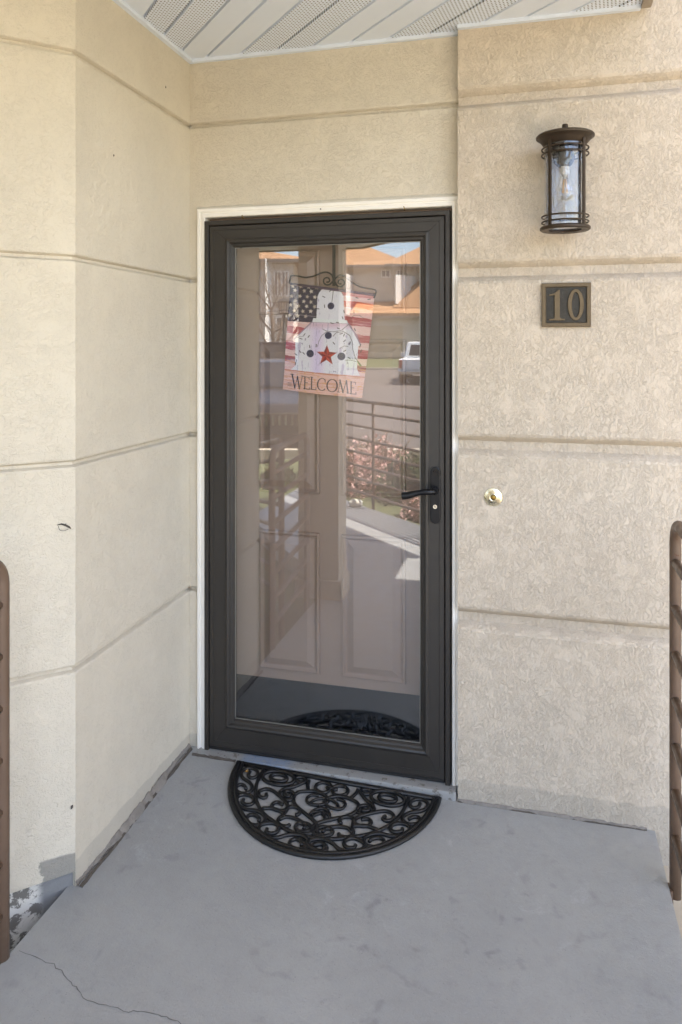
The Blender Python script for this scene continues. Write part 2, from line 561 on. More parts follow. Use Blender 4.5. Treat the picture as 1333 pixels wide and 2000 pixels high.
for (d0, d1, l0, l1, zz) in ((33.0, 36.5, lat(790, 35), lat(790, 35) + 0.12, None), (15.5, 15.62, lat(705, 15.5), lat(735, 15.5), -0.096)):
    za = -0.096 if zz else -0.10 + 0.4 * (d0 - 30) / 12 + 0.005
    zb = -0.096 if zz else -0.10 + 0.4 * (d1 - 30) / 12 + 0.005
    o = mesh('painted_line', [out_pt(d0, l0, za), out_pt(d0, l1, za), out_pt(d1, l1, zb), out_pt(d1, l0, zb)], [(0, 1, 2, 3)], 'line_paint')
    tag(o, 'white parking bay line near the truck' if not zz else 'short white paint mark on the near asphalt', 'road marking', kind='structure')

tag(mesh('path', [(0.2, -0.05, -0.11), (0.2, -3.2, -0.11), (-0.6, -4.4, -0.11), (1.2, -9.2, -0.11), (7.5, -7.6, -0.11), (7.5, -0.05, -0.11)], [(0, 1, 2, 3, 4, 5)], 'kerb'),  # real strip by the slab, the rest added to bounce sunlight onto the walls
    'pale concrete walk beside the porch, widened to bounce light', 'path', kind='structure')
# porch slab: gently uneven painted concrete
SLAB = [(-1.34, 0.02), (-1.34, -2.15), (-2.05, -3.05), (-2.6, -3.9), (-2.6, -5.53), (0.385, -2.545), (0.385, 0.02)]
def floor_z(x, y):
    a = min(max((-x - 0.2) / 1.1, 0), 1); b = min(max((y + 0.6) / 0.6, 0), 1)
    return 0.026 * a * a * (3 - 2 * a) * b * b * (3 - 2 * b)
bm = bmesh.new()
f = bm.faces.new([bm.verts.new((x, y, 0)) for x, y in SLAB])
bmesh.ops.triangulate(bm, faces=[f])
for i in range(-27, 5):
    bmesh.ops.bisect_plane(bm, geom=bm.verts[:] + bm.edges[:] + bm.faces[:], plane_co=(i * 0.1, 0, 0), plane_no=(1, 0, 0))
for i in range(-56, 0):
    bmesh.ops.bisect_plane(bm, geom=bm.verts[:] + bm.edges[:] + bm.faces[:], plane_co=(0, i * 0.1, 0), plane_no=(0, 1, 0))
bmesh.ops.dissolve_degenerate(bm, edges=bm.edges, dist=1e-5)
for v in bm.verts: v.co.z = floor_z(v.co.x, v.co.y)
r = bmesh.ops.extrude_face_region(bm, geom=bm.faces[:])
for g in r['geom']:
    if isinstance(g, bmesh.types.BMVert): g.co.z = -0.32
bmesh.ops.delete(bm, geom=[f for f in bm.faces if all(v.co.z < -0.3 for v in f.verts)], context='FACES_ONLY')
porch = from_bm('porch_floor', bm, 'floor')
tag(porch, 'grey painted concrete porch floor in front of the door', 'floor', kind='structure')
def ribbon(name, pts, w, z, mat, parent, jag=0.0):
    vs_, fs = [], []
    P = []
    for a, b in zip(pts[:-1], pts[1:]):
        for k in range(6):
            t = k / 6
            P.append(Vector((a[0] + (b[0] - a[0]) * t + random.uniform(-jag, jag), a[1] + (b[1] - a[1]) * t + random.uniform(-jag, jag), 0)))
    P.append(Vector((pts[-1][0], pts[-1][1], 0)))
    for i, p in enumerate(P):
        t = (P[min(i + 1, len(P) - 1)] - P[max(i - 1, 0)]).normalized()
        s = Vector((-t.y, t.x, 0)) * w * random.uniform(0.4, 1.0) * 0.5
        zz = floor_z(p.x, p.y) + z
        vs_ += [p + s + Vector((0, 0, zz)), p - s + Vector((0, 0, zz))]
    for i in range(len(P) - 1):
        fs.append((2 * i, 2 * i + 1, 2 * i + 3, 2 * i + 2))
    return mesh(name, vs_, fs, mat, parent)
ribbon('crack', [(-1.32, -0.997), (-1.205, -1.015), (-1.117, -1.056), (-1.06, -1.086), (-0.96, -1.089), (-0.886, -1.077), (-0.82, -1.085), (-0.7, -1.12)], 0.0024, 0.0009, 'crack', porch, 0.004)

# ================================================================== THE HOUSE
house = thing('stucco_house', 'cream stucco house front with grooved walls around the porch and dark storm door', 'house', (-0.7, 0, 0))
GZ = [0.645, 1.255, 1.865, 2.475]
GZ_UP = GZ + [3.085, 3.695, 4.305, 4.915, 5.525, 6.135, 6.745, 7.355, 7.965]
def wall(p0, p1, n, z0, z1, grooves, gw, gb, gd, thick, mat, m0=0.0, m1=0.0, label=None, soft=True):
    p0 = Vector((p0[0], p0[1], 0)); p1 = Vector((p1[0], p1[1], 0)); n = Vector((n[0], n[1], 0)).normalized()
    L = (p1 - p0).length; d = (p1 - p0) / L
    def pt(end, off, z):
        s = (off * math.tan(m0)) if end == 0 else (L - off * math.tan(m1))
        q = p0 + d * s - n * off
        return (q.x, q.y, z)
    def extr(name, sec, parent):
        k = len(sec)
        vs_ = [pt(0, o_, z) for o_, z in sec] + [pt(1, o_, z) for o_, z in sec]
        fs = [tuple(range(k)), tuple(range(k, 2 * k))[::-1]] + [(i, (i + 1) % k, k + (i + 1) % k, k + i) for i in range(k)]
        return mesh(name, vs_, fs, mat, parent)
    w = extr('wall', [(gd, z0), (gd, z1), (thick, z1), (thick, z0)], house)
    if label: w['label'] = label
    zs = [z0] + [g for g in grooves if z0 + 0.03 < g < z1 - 0.03] + [z1]
    for i in range(len(zs) - 1):
        lo, hi = zs[i], zs[i + 1]
        bl = i > 0; bh = i < len(zs) - 2
        g2 = gd - 0.0005
        sec = []
        if bl:
            sec += [(g2, lo + gb / 2), (gd * 0.45, lo + gb / 2 + (gw - gb) * 0.2), (gd * 0.12, lo + gw / 2 - (gw - gb) * 0.12), (0, lo + gw / 2 + 0.003)]
        else: sec += [(g2, lo), (0, lo)]
        if bh:
            sec += [(0, hi - gw / 2 - 0.003), (gd * 0.12, hi - gw / 2 + (gw - gb) * 0.12), (gd * 0.45, hi - gb / 2 - (gw - gb) * 0.2), (g2, hi - gb / 2)]
        else: sec += [(0, hi), (g2, hi)]
        extr('wall_panel', sec, w)
    return w
T8 = R(22.5)
LEFTX, CORY = -1.318, -0.756
w_left = wall((LEFTX, CORY), (LEFTX, 0.03), (1, 0), -0.3, 2.80, GZ, 0.024, 0.009, 0.016, 0.2, 'stucco_left', m0=T8, label='short left return wall beside the door')
OUTE = (LEFTX - 2.4, CORY - 2.4)
w_out = wall(OUTE, (LEFTX, CORY), (1, -1), 0.045, 2.80, GZ, 0.024, 0.009, 0.016, 0.2, 'stucco_out', m1=T8, label='angled left wall with pale stucco and thin grooves')
w_door = wall((LEFTX, 0), (-0.255, 0), (0, -1), 2.142, 2.80, GZ, 0.024, 0.009, 0.016, 0.16, 'stucco_door', label='yellowish stucco wall above the door')
w_sliver = wall((LEFTX, 0), (-1.283, 0), (0, -1), -0.05, 2.142, GZ, 0.024, 0.009, 0.016, 0.16, 'stucco_left', label='narrow stucco strip left of the door')
w_right = wall((-0.262, -0.05), (6.0, -0.05), (0, -1), -0.3, 8.4, GZ_UP, 0.080, 0.030, 0.030, 0.25, 'stucco_right', label='stucco wall right of the door with wide grooves')
BZ = 4.6      # added unseen upper storey on a pier, keeps sun off the porch
GZ_BLOCKER = [g for g in GZ_UP if g > BZ]
w_blocker = wall((1.25, -0.05), (1.25, -2.75), (-1, 0), BZ, 8.4, GZ_BLOCKER, 0.080, 0.030, 0.030, 0.25, 'stucco_right', m1=R(45), label='side of the added sun-blocking upper storey')
w_blocker2 = wall((1.25, -2.75), (6.0, -2.75), (0, -1), BZ, 8.4, GZ_BLOCKER, 0.080, 0.030, 0.030, 0.25, 'stucco_right', m0=R(45), label='front of the added sun-blocking upper storey')
box('sun_blocker_floor', (1.28, -2.70, BZ - 0.02), (6.0, -0.06, BZ + 0.2), 'trim_white', house)
box('sun_blocker_roof', (1.0, -3.0, 8.41), (6.2, 0.6, 8.6), 'shingle', house)
box('sun_blocker_pier', (5.4, -2.72, -0.3), (5.8, -2.32, BZ - 0.021), 'stucco_right', house)  # unseen support of the added sun blocker
# mass of the building behind the walls (closes it against light)
box('wall', (-7, 0.6, -0.3), (6, 6, 8.4), 'stucco_far', house)
box('wall', (-6.5, 0.17, 2.82), (2.6, 0.6, 8.4), 'stucco_far', house)
box('wall', (-6.5, -0.9, -0.3), (-3.8, 0.6, 2.80), 'stucco_far', house)
# foundation below the angled wall
fd = Vector((1, 1, 0)).normalized()
def found():
    n = Vector((1, -1, 0)).normalized()
    a = Vector((OUTE[0], OUTE[1], 0)) - n * 0.012; b = Vector((LEFTX, CORY, 0)) - n * 0.012 + fd * 0.004
    vs_ = [(p.x, p.y, z) for p in (a, b, b - n * 0.15, a - n * 0.15) for z in (-0.32, 0.0449)]
    mesh('foundation', vs_, [(0, 1, 3, 2), (2, 3, 5, 4), (4, 5, 7, 6), (6, 7, 1, 0), (1, 7, 5, 3), (0, 2, 4, 6)], 'foundation', house)
found()
def lumpy(name, path, w, h, mat, parent, seed, off=(0, 0), n=60):
    """irregular mortar or caulk bead along a plan line"""
    rnd = random.Random(seed)
    vs_, fs = [], []
    P = [Vector((p[0], p[1], 0)) for p in path]
    pts = []
    for a, b in zip(P[:-1], P[1:]):
        k = max(2, int((b - a).length / 0.012))
        pts += [a.lerp(b, i / k) for i in range(k)]
    pts.append(P[-1])
    ww = 1.0; wob = 0
    for i, p in enumerate(pts):
        t = (pts[min(i + 1, len(pts) - 1)] - pts[max(i - 1, 0)]).normalized()
        s = Vector((t.y, -t.x, 0))
        ww = min(max(ww + rnd.uniform(-0.35, 0.35), 0.35), 1.5)
        wob = min(max(wob + rnd.uniform(-0.3, 0.3), -0.5), 0.5)
        z0 = floor_z(p.x, p.y)
        e = rnd.uniform(0.6, 1.2)
        for (u, zz) in ((-0.25, -0.004), (-0.2, 1.0 * e), (0.25 + 0.2 * wob, 0.8 * ww), (0.8 * ww, 0.3 * e), (1.0 * ww + 0.2 * wob, -0.004 / h)):
            vs_.append(p + s * (u * w) + Vector((0, 0, z0 + zz * h)))
    for i in range(len(pts) - 1):
        for k in range(4):
            fs.append((i * 5 + k, i * 5 + k + 1, (i + 1) * 5 + k + 1, (i + 1) * 5 + k))
    return mesh(name, vs_, fs, mat, parent)
lumpy('mortar_bead', [(LEFTX, -0.01), (LEFTX, CORY)], -0.016, 0.020, 'mortar', w_left, 3)
lumpy('dirt_line', [(LEFTX + 0.016, -0.02), (LEFTX + 0.016, CORY - 0.0)], -0.006, 0.007, 'dirt', w_left, 5)
lumpy('mortar_bead', [(-0.262, -0.052), (0.36, -0.052)], 0.006, 0.009, 'mortar', w_right, 9)
lumpy('dirt_line', [(-0.262, -0.057), (0.36, -0.057)], 0.003, 0.004, 'dirt', w_right, 11)
# chips and specks on the walls
def speck(x, y, z, r, n, parent, mat='dirt'):
    bm = bmesh.new()
    bmesh.ops.create_icosphere(bm, subdivisions=1, radius=r)
    for v in bm.verts:
        v.co *= random.uniform(0.6, 1.2)
        v.co = Vector((v.co.x * (0.4 if n[0] else 1), v.co.y * (0.4 if not n[0] else 1), v.co.z * 1.4)) + Vector((x, y, z))
    return from_bm('wall_chip', bm, mat, parent)
speck(LEFTX + 0.001, -0.55, 2.22, 0.0045, (1, 0), w_left)
speck(LEFTX + 0.001, -0.2, 2.56, 0.004, (1, 0), w_left)
speck(-1.325 + 0.001, -0.763 - 0.001, 0.24, 0.006, (1, 0), w_out)

# ---------------- soffit, roof, fascia
SZ = 2.73
ROOF = [(LEFTX, 0.0), (-0.262, 0.0), (-0.262, -0.05), (0.34, -0.05), (0.34, -3.14), (0.46, -3.14), (-1.9, -5.5), (-3.9, -5.5), (-3.9, -3.34), (LEFTX, CORY)]
def roof_face(bm, z):
    f = bm.faces.new([bm.verts.new((x, y, z)) for x, y in ROOF])
    bmesh.ops.triangulate(bm, faces=[f])
bm = bmesh.new(); roof_face(bm, SZ + 0.016)
r = bmesh.ops.extrude_face_region(bm, geom=bm.faces[:])
for g in r['geom']:
    if isinstance(g, bmesh.types.BMVert): g.co.z = SZ + 0.03
soffit = from_bm('soffit', bm, 'soffit', house)
soffit['label'] = 'pale ribbed soffit ceiling over the porch'
bm = bmesh.new(); roof_face(bm, SZ + 0.031)
r = bmesh.ops.extrude_face_region(bm, geom=bm.faces[:])
for g in r['geom']:
    if isinstance(g, bmesh.types.BMVert): g.co.z = 3.05
roof = from_bm('roof', bm, 'shingle', house)
# strips run at 45 degrees: direction (1,-1), index across (1,1)/sqrt2
PW = 0.1025
acr = Vector((1, 1, 0)).normalized()
k0 = -64
OFF = 0.033
for k in range(-70, 6):
    a = k * PW + 0.0055 + OFF; b = (k + 1) * PW - 0.0055 + OFF
    bm = bmesh.new(); roof_face(bm, SZ)
    bmesh.ops.bisect_plane(bm, geom=bm.verts[:] + bm.edges[:] + bm.faces[:], plane_co=acr * a, plane_no=acr, clear_inner=True)
    if bm.faces:
        bmesh.ops.bisect_plane(bm, geom=bm.verts[:] + bm.edges[:] + bm.faces[:], plane_co=acr * b, plane_no=acr, clear_outer=True)
    if not bm.faces:
        bm.free(); continue
    bmesh.ops.dissolve_limit(bm, angle_limit=R(1), verts=bm.verts, edges=bm.edges)
    r = bmesh.ops.extrude_face_region(bm, geom=bm.faces[:])
    top = [g for g in r['geom'] if isinstance(g, bmesh.types.BMVert)]
    for v in top:
        v.co.z = SZ + 0.0155
        s = v.co.dot(acr)           # sloped sides of each pan
        if abs(s - a) < 1e-4: v.co -= acr * 0.003
        if abs(s - b) < 1e-4: v.co += acr * 0.003
    from_bm('soffit_panel', bm, 'soffit_perf' if (k % 4) in (0, 1) else 'soffit', soffit)
def trimrun(p, q, n, a=0.0, b=0.018, z0=SZ - 0.012, z1=SZ + 0.02, mat='soffit', name='soffit_trim', par=None):
    p = Vector((p[0], p[1], 0)); q = Vector((q[0], q[1], 0)); n = Vector((n[0], n[1], 0)).normalized()
    vs_ = [(v.x, v.y, z) for v in (p + n * a, q + n * a, q + n * b, p + n * b) for z in (z0, z1)]
    return mesh(name, vs_, [(0, 1, 3, 2), (2, 3, 5, 4), (4, 5, 7, 6), (6, 7, 1, 0), (1, 7, 5, 3), (0, 2, 4, 6)], mat, par or soffit)
trimrun((LEFTX + 0.02, 0), (-0.262, 0), (0, -1), 0.0005)
trimrun((LEFTX, CORY), (LEFTX, 0), (1, 0), 0.0005)
trimrun(OUTE, (LEFTX, CORY), (1, -1), 0.0005)
trimrun((-0.2615, -0.05), (0.34, -0.05), (0, -1), 0.0005, 0.02)
for p, q, n in (((0.34, -0.072), (0.34, -3.14), (1, 0)), ((0.46, -3.14), (-1.9, -5.5), (1, -1)), ((-1.9, -5.5), (-3.9, -5.5), (0, -1))):
    trimrun(p, q, n, 0.0, 0.03, SZ - 0.014, 3.06, 'fascia', 'fascia', house)
trimrun((0.36, -3.14), (0.46, -3.14), (0, 1), 0.0, 0.02, SZ - 0.014, 3.06, 'fascia', 'fascia', house)

# ---------------- porch pillar at the left edge of the slab
for (a, b) in (((-1.47, -2.05, 0.0), (-1.20, -1.85, 2.72)),):
    pil = box('porch_pillar', a, b, 'stucco_far', house, 0.012)
    box('pillar_base', (a[0] - 0.02, a[1] - 0.02, 0.0), (b[0] + 0.02, b[1] + 0.02, 0.12), 'stucco_far', pil, 0.008)

# ---------------- door trim, storm door, entry door
DX0, DX1, DZ0, DZ1 = -1.248, -0.292, 0.047, 2.092
def frame_ring(name, x0, x1, z0, z1, prof, mat, parent, bottom=True):
    """mitred frame: prof = list of (inset, y) from outside to inside"""
    vs_, fs = [], []
    k = len(prof)
    for (ins, y) in prof:
        vs_ += [(x0 + ins, y, z0 + (ins if bottom else 0)), (x1 - ins, y, z0 + (ins if bottom else 0)), (x1 - ins, y, z1 - ins), (x0 + ins, y, z1 - ins)]
    for i in range(k - 1):
        for j in range(4):
            if not bottom and j == 0: continue
            l = (j + 1) % 4
            fs.append((i * 4 + j, i * 4 + l, (i + 1) * 4 + l, (i + 1) * 4 + j))
    return mesh(name, vs_, fs, mat, parent)
# white brick mould
frame_ring('door_trim', -1.284, -0.250, 0.0, 2.143, [(0, 0.02), (0, -0.006), (0.004, -0.011), (0.014, -0.012), (0.016, -0.008), (0.022, -0.008), (0.024, -0.013), (0.034, -0.014), (0.0365, -0.010), (0.0365, 0.12)], 'trim_white', house, bottom=False)
lumpyz = []
def caulk_line(x0, x1, z, seed):
    rnd = random.Random(seed); vs_, fs = [], []
    n = 90; e = 0
    for i in range(n + 1):
        x = x0 + (x1 - x0) * i / n
        e = min(max(e + rnd.uniform(-0.002, 0.002), -0.004), 0.005)
        vs_ += [(x, -0.0005, z + 0.007 + e), (x, -0.005, z + 0.002 + e * 0.6), (x, -0.006, z - 0.003)]
    for i in range(n):
        for k in range(2):
            fs.append((i * 3 + k, i * 3 + k + 1, i * 3 + k + 4, i * 3 + k + 3))
    return mesh('caulk_bead', vs_, fs, 'caulk', w_door)
caulk_line(-1.285, -0.262, 2.143, 2)
# storm door: outer z-bar frame, leaf, glass, beads
frame_ring('storm_frame', DX0, DX1, 0.03, DZ1, [(0, 0.03), (0, -0.016), (0.003, -0.02), (0.016, -0.02), (0.018, -0.017), (0.018, 0.03)], 'bronze', house, bottom=False)
GX0, GX1, GZ0, GZ1 = -1.126, -0.402, 0.158, 1.986
lx0, lx1, lz0, lz1 = DX0 + 0.0205, DX1 - 0.0205, DZ0, DZ1 - 0.0205
w1 = GX0 - lx0
def leaf_prof():
    return [(0, 0.012), (0, -0.014), (0.003, -0.0175), (0.020, -0.0178), (0.021, -0.0165), (0.022, -0.0178), (w1 - 0.034, -0.018), (w1 - 0.030, -0.021), (w1 - 0.024, -0.0225), (w1 - 0.018, -0.020), (w1 - 0.013, -0.012), (w1 - 0.006, -0.010), (w1 - 0.002, -0.004), (w1, 0.0), (w1, 0.014)]
def leaf():
    # different rail widths: map inset fraction to each side
    P = leaf_prof()
    L, Rr, B, T = GX0 - lx0, lx1 - GX1, GZ0 - lz0, lz1 - GZ1
    vs_, fs = [], []
    for ins, y in P:
        k = ins / w1
        def sc(W):
            return W * k if ins < 0.03 else W - (w1 - ins)
        vs_ += [(lx0 + sc(L), y, lz0 + sc(B)), (lx1 - sc(Rr), y, lz0 + sc(B)), (lx1 - sc(Rr), y, lz1 - sc(T)), (lx0 + sc(L), y, lz1 - sc(T))]
    for i in range(len(P) - 1):
        for j in range(4):
            l = (j + 1) % 4
            fs.append((i * 4 + j, i * 4 + l, (i + 1) * 4 + l, (i + 1) * 4 + j))
    return mesh('storm_door', vs_, fs, 'bronze', house)
storm = leaf()
storm['label'] = 'dark bronze full view storm door'
# hairline mitre seams
for (ax_, az_, bx_, bz_) in ((lx0 + 0.004, lz1 - 0.004, GX0 - 0.034, GZ1 + 0.034), (lx1 - 0.004, lz1 - 0.004, GX1 + 0.034, GZ1 + 0.034), (lx0 + 0.03, lz0 + 0.03, GX0 - 0.034, GZ0 - 0.034), (lx1 - 0.03, lz0 + 0.03, GX1 + 0.034, GZ0 - 0.034)):
    tube('mitre_seam', [(ax_, -0.0176, az_), (bx_, -0.0182, bz_)], 0.0007, 'gasket', storm, 4)
pane = box('glass_pane', (GX0 - 0.004, 0.002, GZ0 - 0.004), (GX1 + 0.004, 0.007, GZ1 + 0.004), 'pane', storm)
for nm, a, b in (('glazing_bead', (GX0, -0.001, GZ0), (GX0 + 0.003, 0.0018, GZ1)), ('glazing_bead', (GX0 + 0.003, -0.001, GZ0), (GX1, 0.0018, GZ0 + 0.003)), ('glazing_bead', (GX1 - 0.0025, -0.001, GZ0 + 0.003), (GX1, 0.0018, GZ1)), ('glazing_bead', (GX0 + 0.003, -0.001, GZ1 - 0.002), (GX1 - 0.0025, 0.0018, GZ1))):
    box(nm, a, b, 'bead', storm)
box('sweep', (lx0 + 0.002, -0.012, 0.034), (lx1 - 0.002, 0.01, 0.0465), 'gasket', storm)
# handle set
hx = -0.345
def pill(x, z0, z1, hw, y0, y1, name, mat, parent, bev=0.002):
    pl = []
    for i in range(13): a = math.pi * i / 12; pl.append((x + hw * math.cos(a), z1 - hw + hw * math.sin(a)))
    for i in range(13): a = math.pi + math.pi * i / 12; pl.append((x + hw * math.cos(a), z0 + hw + hw * math.sin(a)))
    return prism(name, pl, y0, y1, lambda u, v, t: Vector((u, t, v)), mat, parent, bev)
plate = pill(hx, 0.966, 1.171, 0.0185, -0.0175, -0.0262, 'handle_plate', 'black_metal', storm, 0.003)
lever_path = smoothpath([(hx, -0.024, 1.087), (hx, -0.055, 1.087), (hx - 0.008, -0.068, 1.088), (hx - 0.03, -0.072, 1.088), (hx - 0.06, -0.072, 1.082), (hx - 0.09, -0.072, 1.073), (hx - 0.112, -0.072, 1.070)], 6)
nr = len(lever_path)
tube('lever_handle', lever_path, [0.0105 + 0.006 * max(0, (i / nr - 0.35)) - 0.002 * math.exp(-((i / nr - 0.62) / 0.12) ** 2) for i in range(nr)], 'black_metal', storm, 12)
lathe('handle_collar', [(0.0, -0.036), (0.0125, -0.036), (0.0145, -0.03), (0.0145, -0.024)], (hx, 0, 1.087), 'black_metal', storm, 20, axis='Y')
kc = lathe('lock_cylinder', [(0.0, -0.0285), (0.0075, -0.0285), (0.0085, -0.027), (0.0085, -0.025)], (hx, 0, 1.028), 'chrome', storm, 20, axis='Y')
box('lock_cylinder_slot', (hx - 0.0012, -0.0291, 1.024), (hx + 0.0012, -0.0286, 1.0325), 'gasket', storm)
# inside lever seen dimly behind the glass
# jamb box between storm door and entry door
JD = 0.12
box('door_jamb', (-1.275, 0.0305, 0.0), (-1.2365, JD + 0.05, 2.11), 'door_paint', house)
box('door_jamb', (-0.3035, 0.0305, 0.0), (-0.265, JD + 0.05, 2.11), 'door_paint', house)
box('door_jamb', (-1.2365, 0.0305, 2.085), (-0.3035, JD + 0.05, 2.12), 'door_paint', house)
# entry door with six raised panels
EY = 0.10
ED = box('entry_door', (-1.228, EY, 0.05), (-0.310, EY + 0.045, 2.083), 'door_paint', house)
ED['label'] = 'taupe six panel entry door behind the storm glass'
def door_panel(x0, x1, z0, z1):
    prof = [(-0.010, EY - 0.0005), (-0.007, EY - 0.010), (0.0, EY - 0.012), (0.005, EY - 0.006), (0.009, EY - 0.0010), (0.014, EY - 0.0010), (0.038, EY - 0.013), (0.041, EY - 0.0138)]
    vs_, fs = [], []
    for ins, y in prof:
        vs_ += [(x0 + ins, y, z0 + ins), (x1 - ins, y, z0 + ins), (x1 - ins, y, z1 - ins), (x0 + ins, y, z1 - ins)]
    k = len(prof)
    for i in range(k - 1):
        for j in range(4):
            l = (j + 1) % 4
            fs.append((i * 4 + j, i * 4 + l, (i + 1) * 4 + l, (i + 1) * 4 + j))
    fs.append(tuple((k - 1) * 4 + j for j in range(4)))
    return mesh('door_panel', vs_, fs, 'door_paint', ED)
for (x0, x1) in ((-1.054, -0.821), (-0.714, -0.481)):
    for (z0, z1) in ((0.331, 0.865), (1.035, 1.62), (1.74, 1.97)):
        door_panel(x0, x1, z0, z1)
box('kick_plate', (-1.225, EY - 0.003, 0.055), (-0.313, EY - 0.0006, 0.285), 'kick', ED)
box('sill', (-1.236, -0.0, 0.0), (-0.304, 0.12, 0.032), 'kick', house)
# threshold with worn paint
bm = bmesh.new()
bm_box(bm, (-1.272, -0.055, -0.02), (-0.268, -0.001, 0.030), 0.006)
th = from_bm('threshold', bm, 'threshold', house)
lumpy('mortar_bead', [(-1.28, -0.057), (-1.1, -0.057)], 0.006, 0.008, 'dirt', th, 21)

# ================================================================== THINGS ON THE WALLS
# ---------------- wall lantern
LC = Vector((0.0965, -0.158, 0))
lan = thing('wall_lantern', 'dark bronze cylinder lantern with clear glass and visible bulb', 'lantern', (LC.x, -0.05, 2.13))
lathe('cap', [(0.0, 2.307), (0.03, 2.305), (0.07, 2.298), (0.088, 2.2925), (0.0925, 2.288), (0.0915, 2.283), (0.087, 2.281), (0.078, 2.272), (0.07, 2.262), (0.0665, 2.258), (0.0, 2.258)], LC, 'lantern', lan, 56)
lathe('finial', [(0.0, 2.328), (0.008, 2.328), (0.0095, 2.325), (0.0095, 2.306), (0.013, 2.305)], LC, 'lantern', lan, 20)
lathe('base_ring', [(0.052, 1.988), (0.052, 1.983), (0.076, 1.981), (0.080, 1.984), (0.080, 1.990), (0.076, 1.994), (0.062, 1.995), (0.052, 1.988)], LC, 'lantern', lan, 56)
for z in (2.247, 2.228, 2.026, 2.008):
    tube('ring', [(LC.x + 0.0735 * math.cos(a), LC.y + 0.0735 * math.sin(a), z) for a in [2 * math.pi * i / 48 for i in range(48)]], 0.0027, 'lantern', lan, 8, True)
for q in range(4):
    a = R(45 + 90 * q + 4)
    c = Vector((LC.x + 0.0735 * math.cos(a), LC.y + 0.0735 * math.sin(a), 0))
    mt = Matrix.Translation(c) @ Matrix.Rotation(a, 4, 'Z')
    box('cage_bar', (-0.0028, -0.0052, 1.990), (0.0028, 0.0052, 2.268), 'lantern', lan, 0.0008, mt)
gv = lathe('glass_cylinder', [(0.0655, 1.994), (0.0655, 2.262), (0.0625, 2.262), (0.0625, 1.994), (0.0655, 1.994)], LC, 'lantern_glass', lan, 56)
soc = lathe('socket', [(0.0, 2.26), (0.019, 2.26), (0.019, 2.20), (0.0155, 2.197), (0.0155, 2.19)], LC, 'lantern', lan, 28)
bulb = lathe('bulb', [(0.0135, 2.168), (0.0145, 2.160), (0.019, 2.148), (0.026, 2.132), (0.0298, 2.116), (0.0295, 2.104), (0.025, 2.092), (0.017, 2.084), (0.008, 2.0805), (0.0, 2.080)], LC, 'bulb_glass', lan, 36)
lathe('bulb_base', [(0.0, 2.19)] + [(0.0132 + (0.0012 if i % 2 else 0), 2.19 - i * 0.0028) for i in range(8)] + [(0.0135, 2.166), (0.006, 2.160), (0.004, 2.150), (0.0, 2.150)], LC, 'stone_white', bulb, 28)
for q in range(4):
    a = R(30 + 90 * q)
    tube('filament', [(LC.x + 0.004 * math.cos(a), LC.y + 0.004 * math.sin(a), 2.148), (LC.x + 0.010 * math.cos(a), LC.y + 0.010 * math.sin(a), 2.104)], 0.0017, 'filament', bulb, 6)
lathe('back_plate', [(0.0, -0.068), (0.030, -0.066), (0.036, -0.058), (0.036, -0.0505)], (LC.x, 0, 2.245), 'lantern', lan, 32, axis='Y')
tube('arm', [(LC.x, -0.06, 2.25), (LC.x, -0.085, 2.262), (LC.x, -0.105, 2.27), (LC.x, -0.13, 2.27)], 0.007, 'lantern', lan, 10)

# ---------------- house number plaque
PX, PZ, PY = 0.104, 1.744, -0.0503
plq = thing('number_plaque', 'square bronze house number plaque reading 10', 'plaque', (PX, PY, PZ - 0.075))
box('plate', (PX - 0.078, PY - 0.006, PZ - 0.072), (PX + 0.078, PY, PZ + 0.072), 'plaque_field', plq)
prof = [(0, PY), (0, PY - 0.010), (0.0015, PY - 0.012), (0.0125, PY - 0.012), (0.0145, PY - 0.006), (0.0146, PY - 0.003)]
frame_ring('plaque_frame', PX - 0.080, PX + 0.080, PZ - 0.0745, PZ + 0.0745, prof, 'plaque_bronze', plq)
one = [(-0.038, 0.034), (-0.038, -0.041), (-0.0395, -0.0445), (-0.043, -0.0465), (-0.056, -0.0475), (-0.056, -0.0525), (-0.004, -0.0525), (-0.004, -0.0475), (-0.015, -0.0465), (-0.0185, -0.0445), (-0.0205, -0.041), (-0.0205, 0.0515), (-0.0255, 0.0515), (-0.033, 0.044), (-0.044, 0.0385), (-0.056, 0.036), (-0.056, 0.031), (-0.046, 0.0325)]
prism('numeral', one[::-1], PY - 0.0055, PY - 0.0115, lambda u, v, t: Vector((PX + u, t, PZ + v)), 'plaque_bronze', plq, 0.0012)
def zero():
    vs_, fs = [], []
    n = 48
    def e(a, b, k): return (PX + 0.031 + a * math.cos(k), PZ + b * math.sin(k))
    rings = [(0.0262, 0.053, -0.0055), (0.0262, 0.053, -0.0105), (0.0250, 0.0518, -0.0115), (0.0142, 0.0438, -0.0115), (0.0130, 0.0428, -0.0105), (0.0130, 0.0428, -0.0055)]
    for a, b, y in rings:
        for i in range(n):
            x, z = e(a, b, 2 * math.pi * i / n)
            vs_.append((x, PY + y, z))
    for i in range(len(rings) - 1):
        for k in range(n):
            l = (k + 1) % n
            fs.append((i * n + k, i * n + l, (i + 1) * n + l, (i + 1) * n + k))
    mesh('numeral', vs_, fs, 'plaque_bronze', plq)
zero()

# ---------------- door bell
bell = thing('door_bell', 'round polished brass door bell button on the stucco', 'door bell', (-0.139, -0.05, 1.046))
lathe('escutcheon', [(0.0095, -0.062), (0.012, -0.0635), (0.0145, -0.0625), (0.018, -0.0585), (0.026, -0.0555), (0.0305, -0.054), (0.032, -0.0515), (0.032, -0.0502)], (-0.139, 0, 1.078), 'brass', bell, 48, axis='Y')
lathe('button', [(0.0, -0.0622), (0.006, -0.0618), (0.009, -0.0602), (0.0094, -0.055), (0.0, -0.055)], (-0.139, 0, 1.078), 'brass_dull', bell, 32, axis='Y')

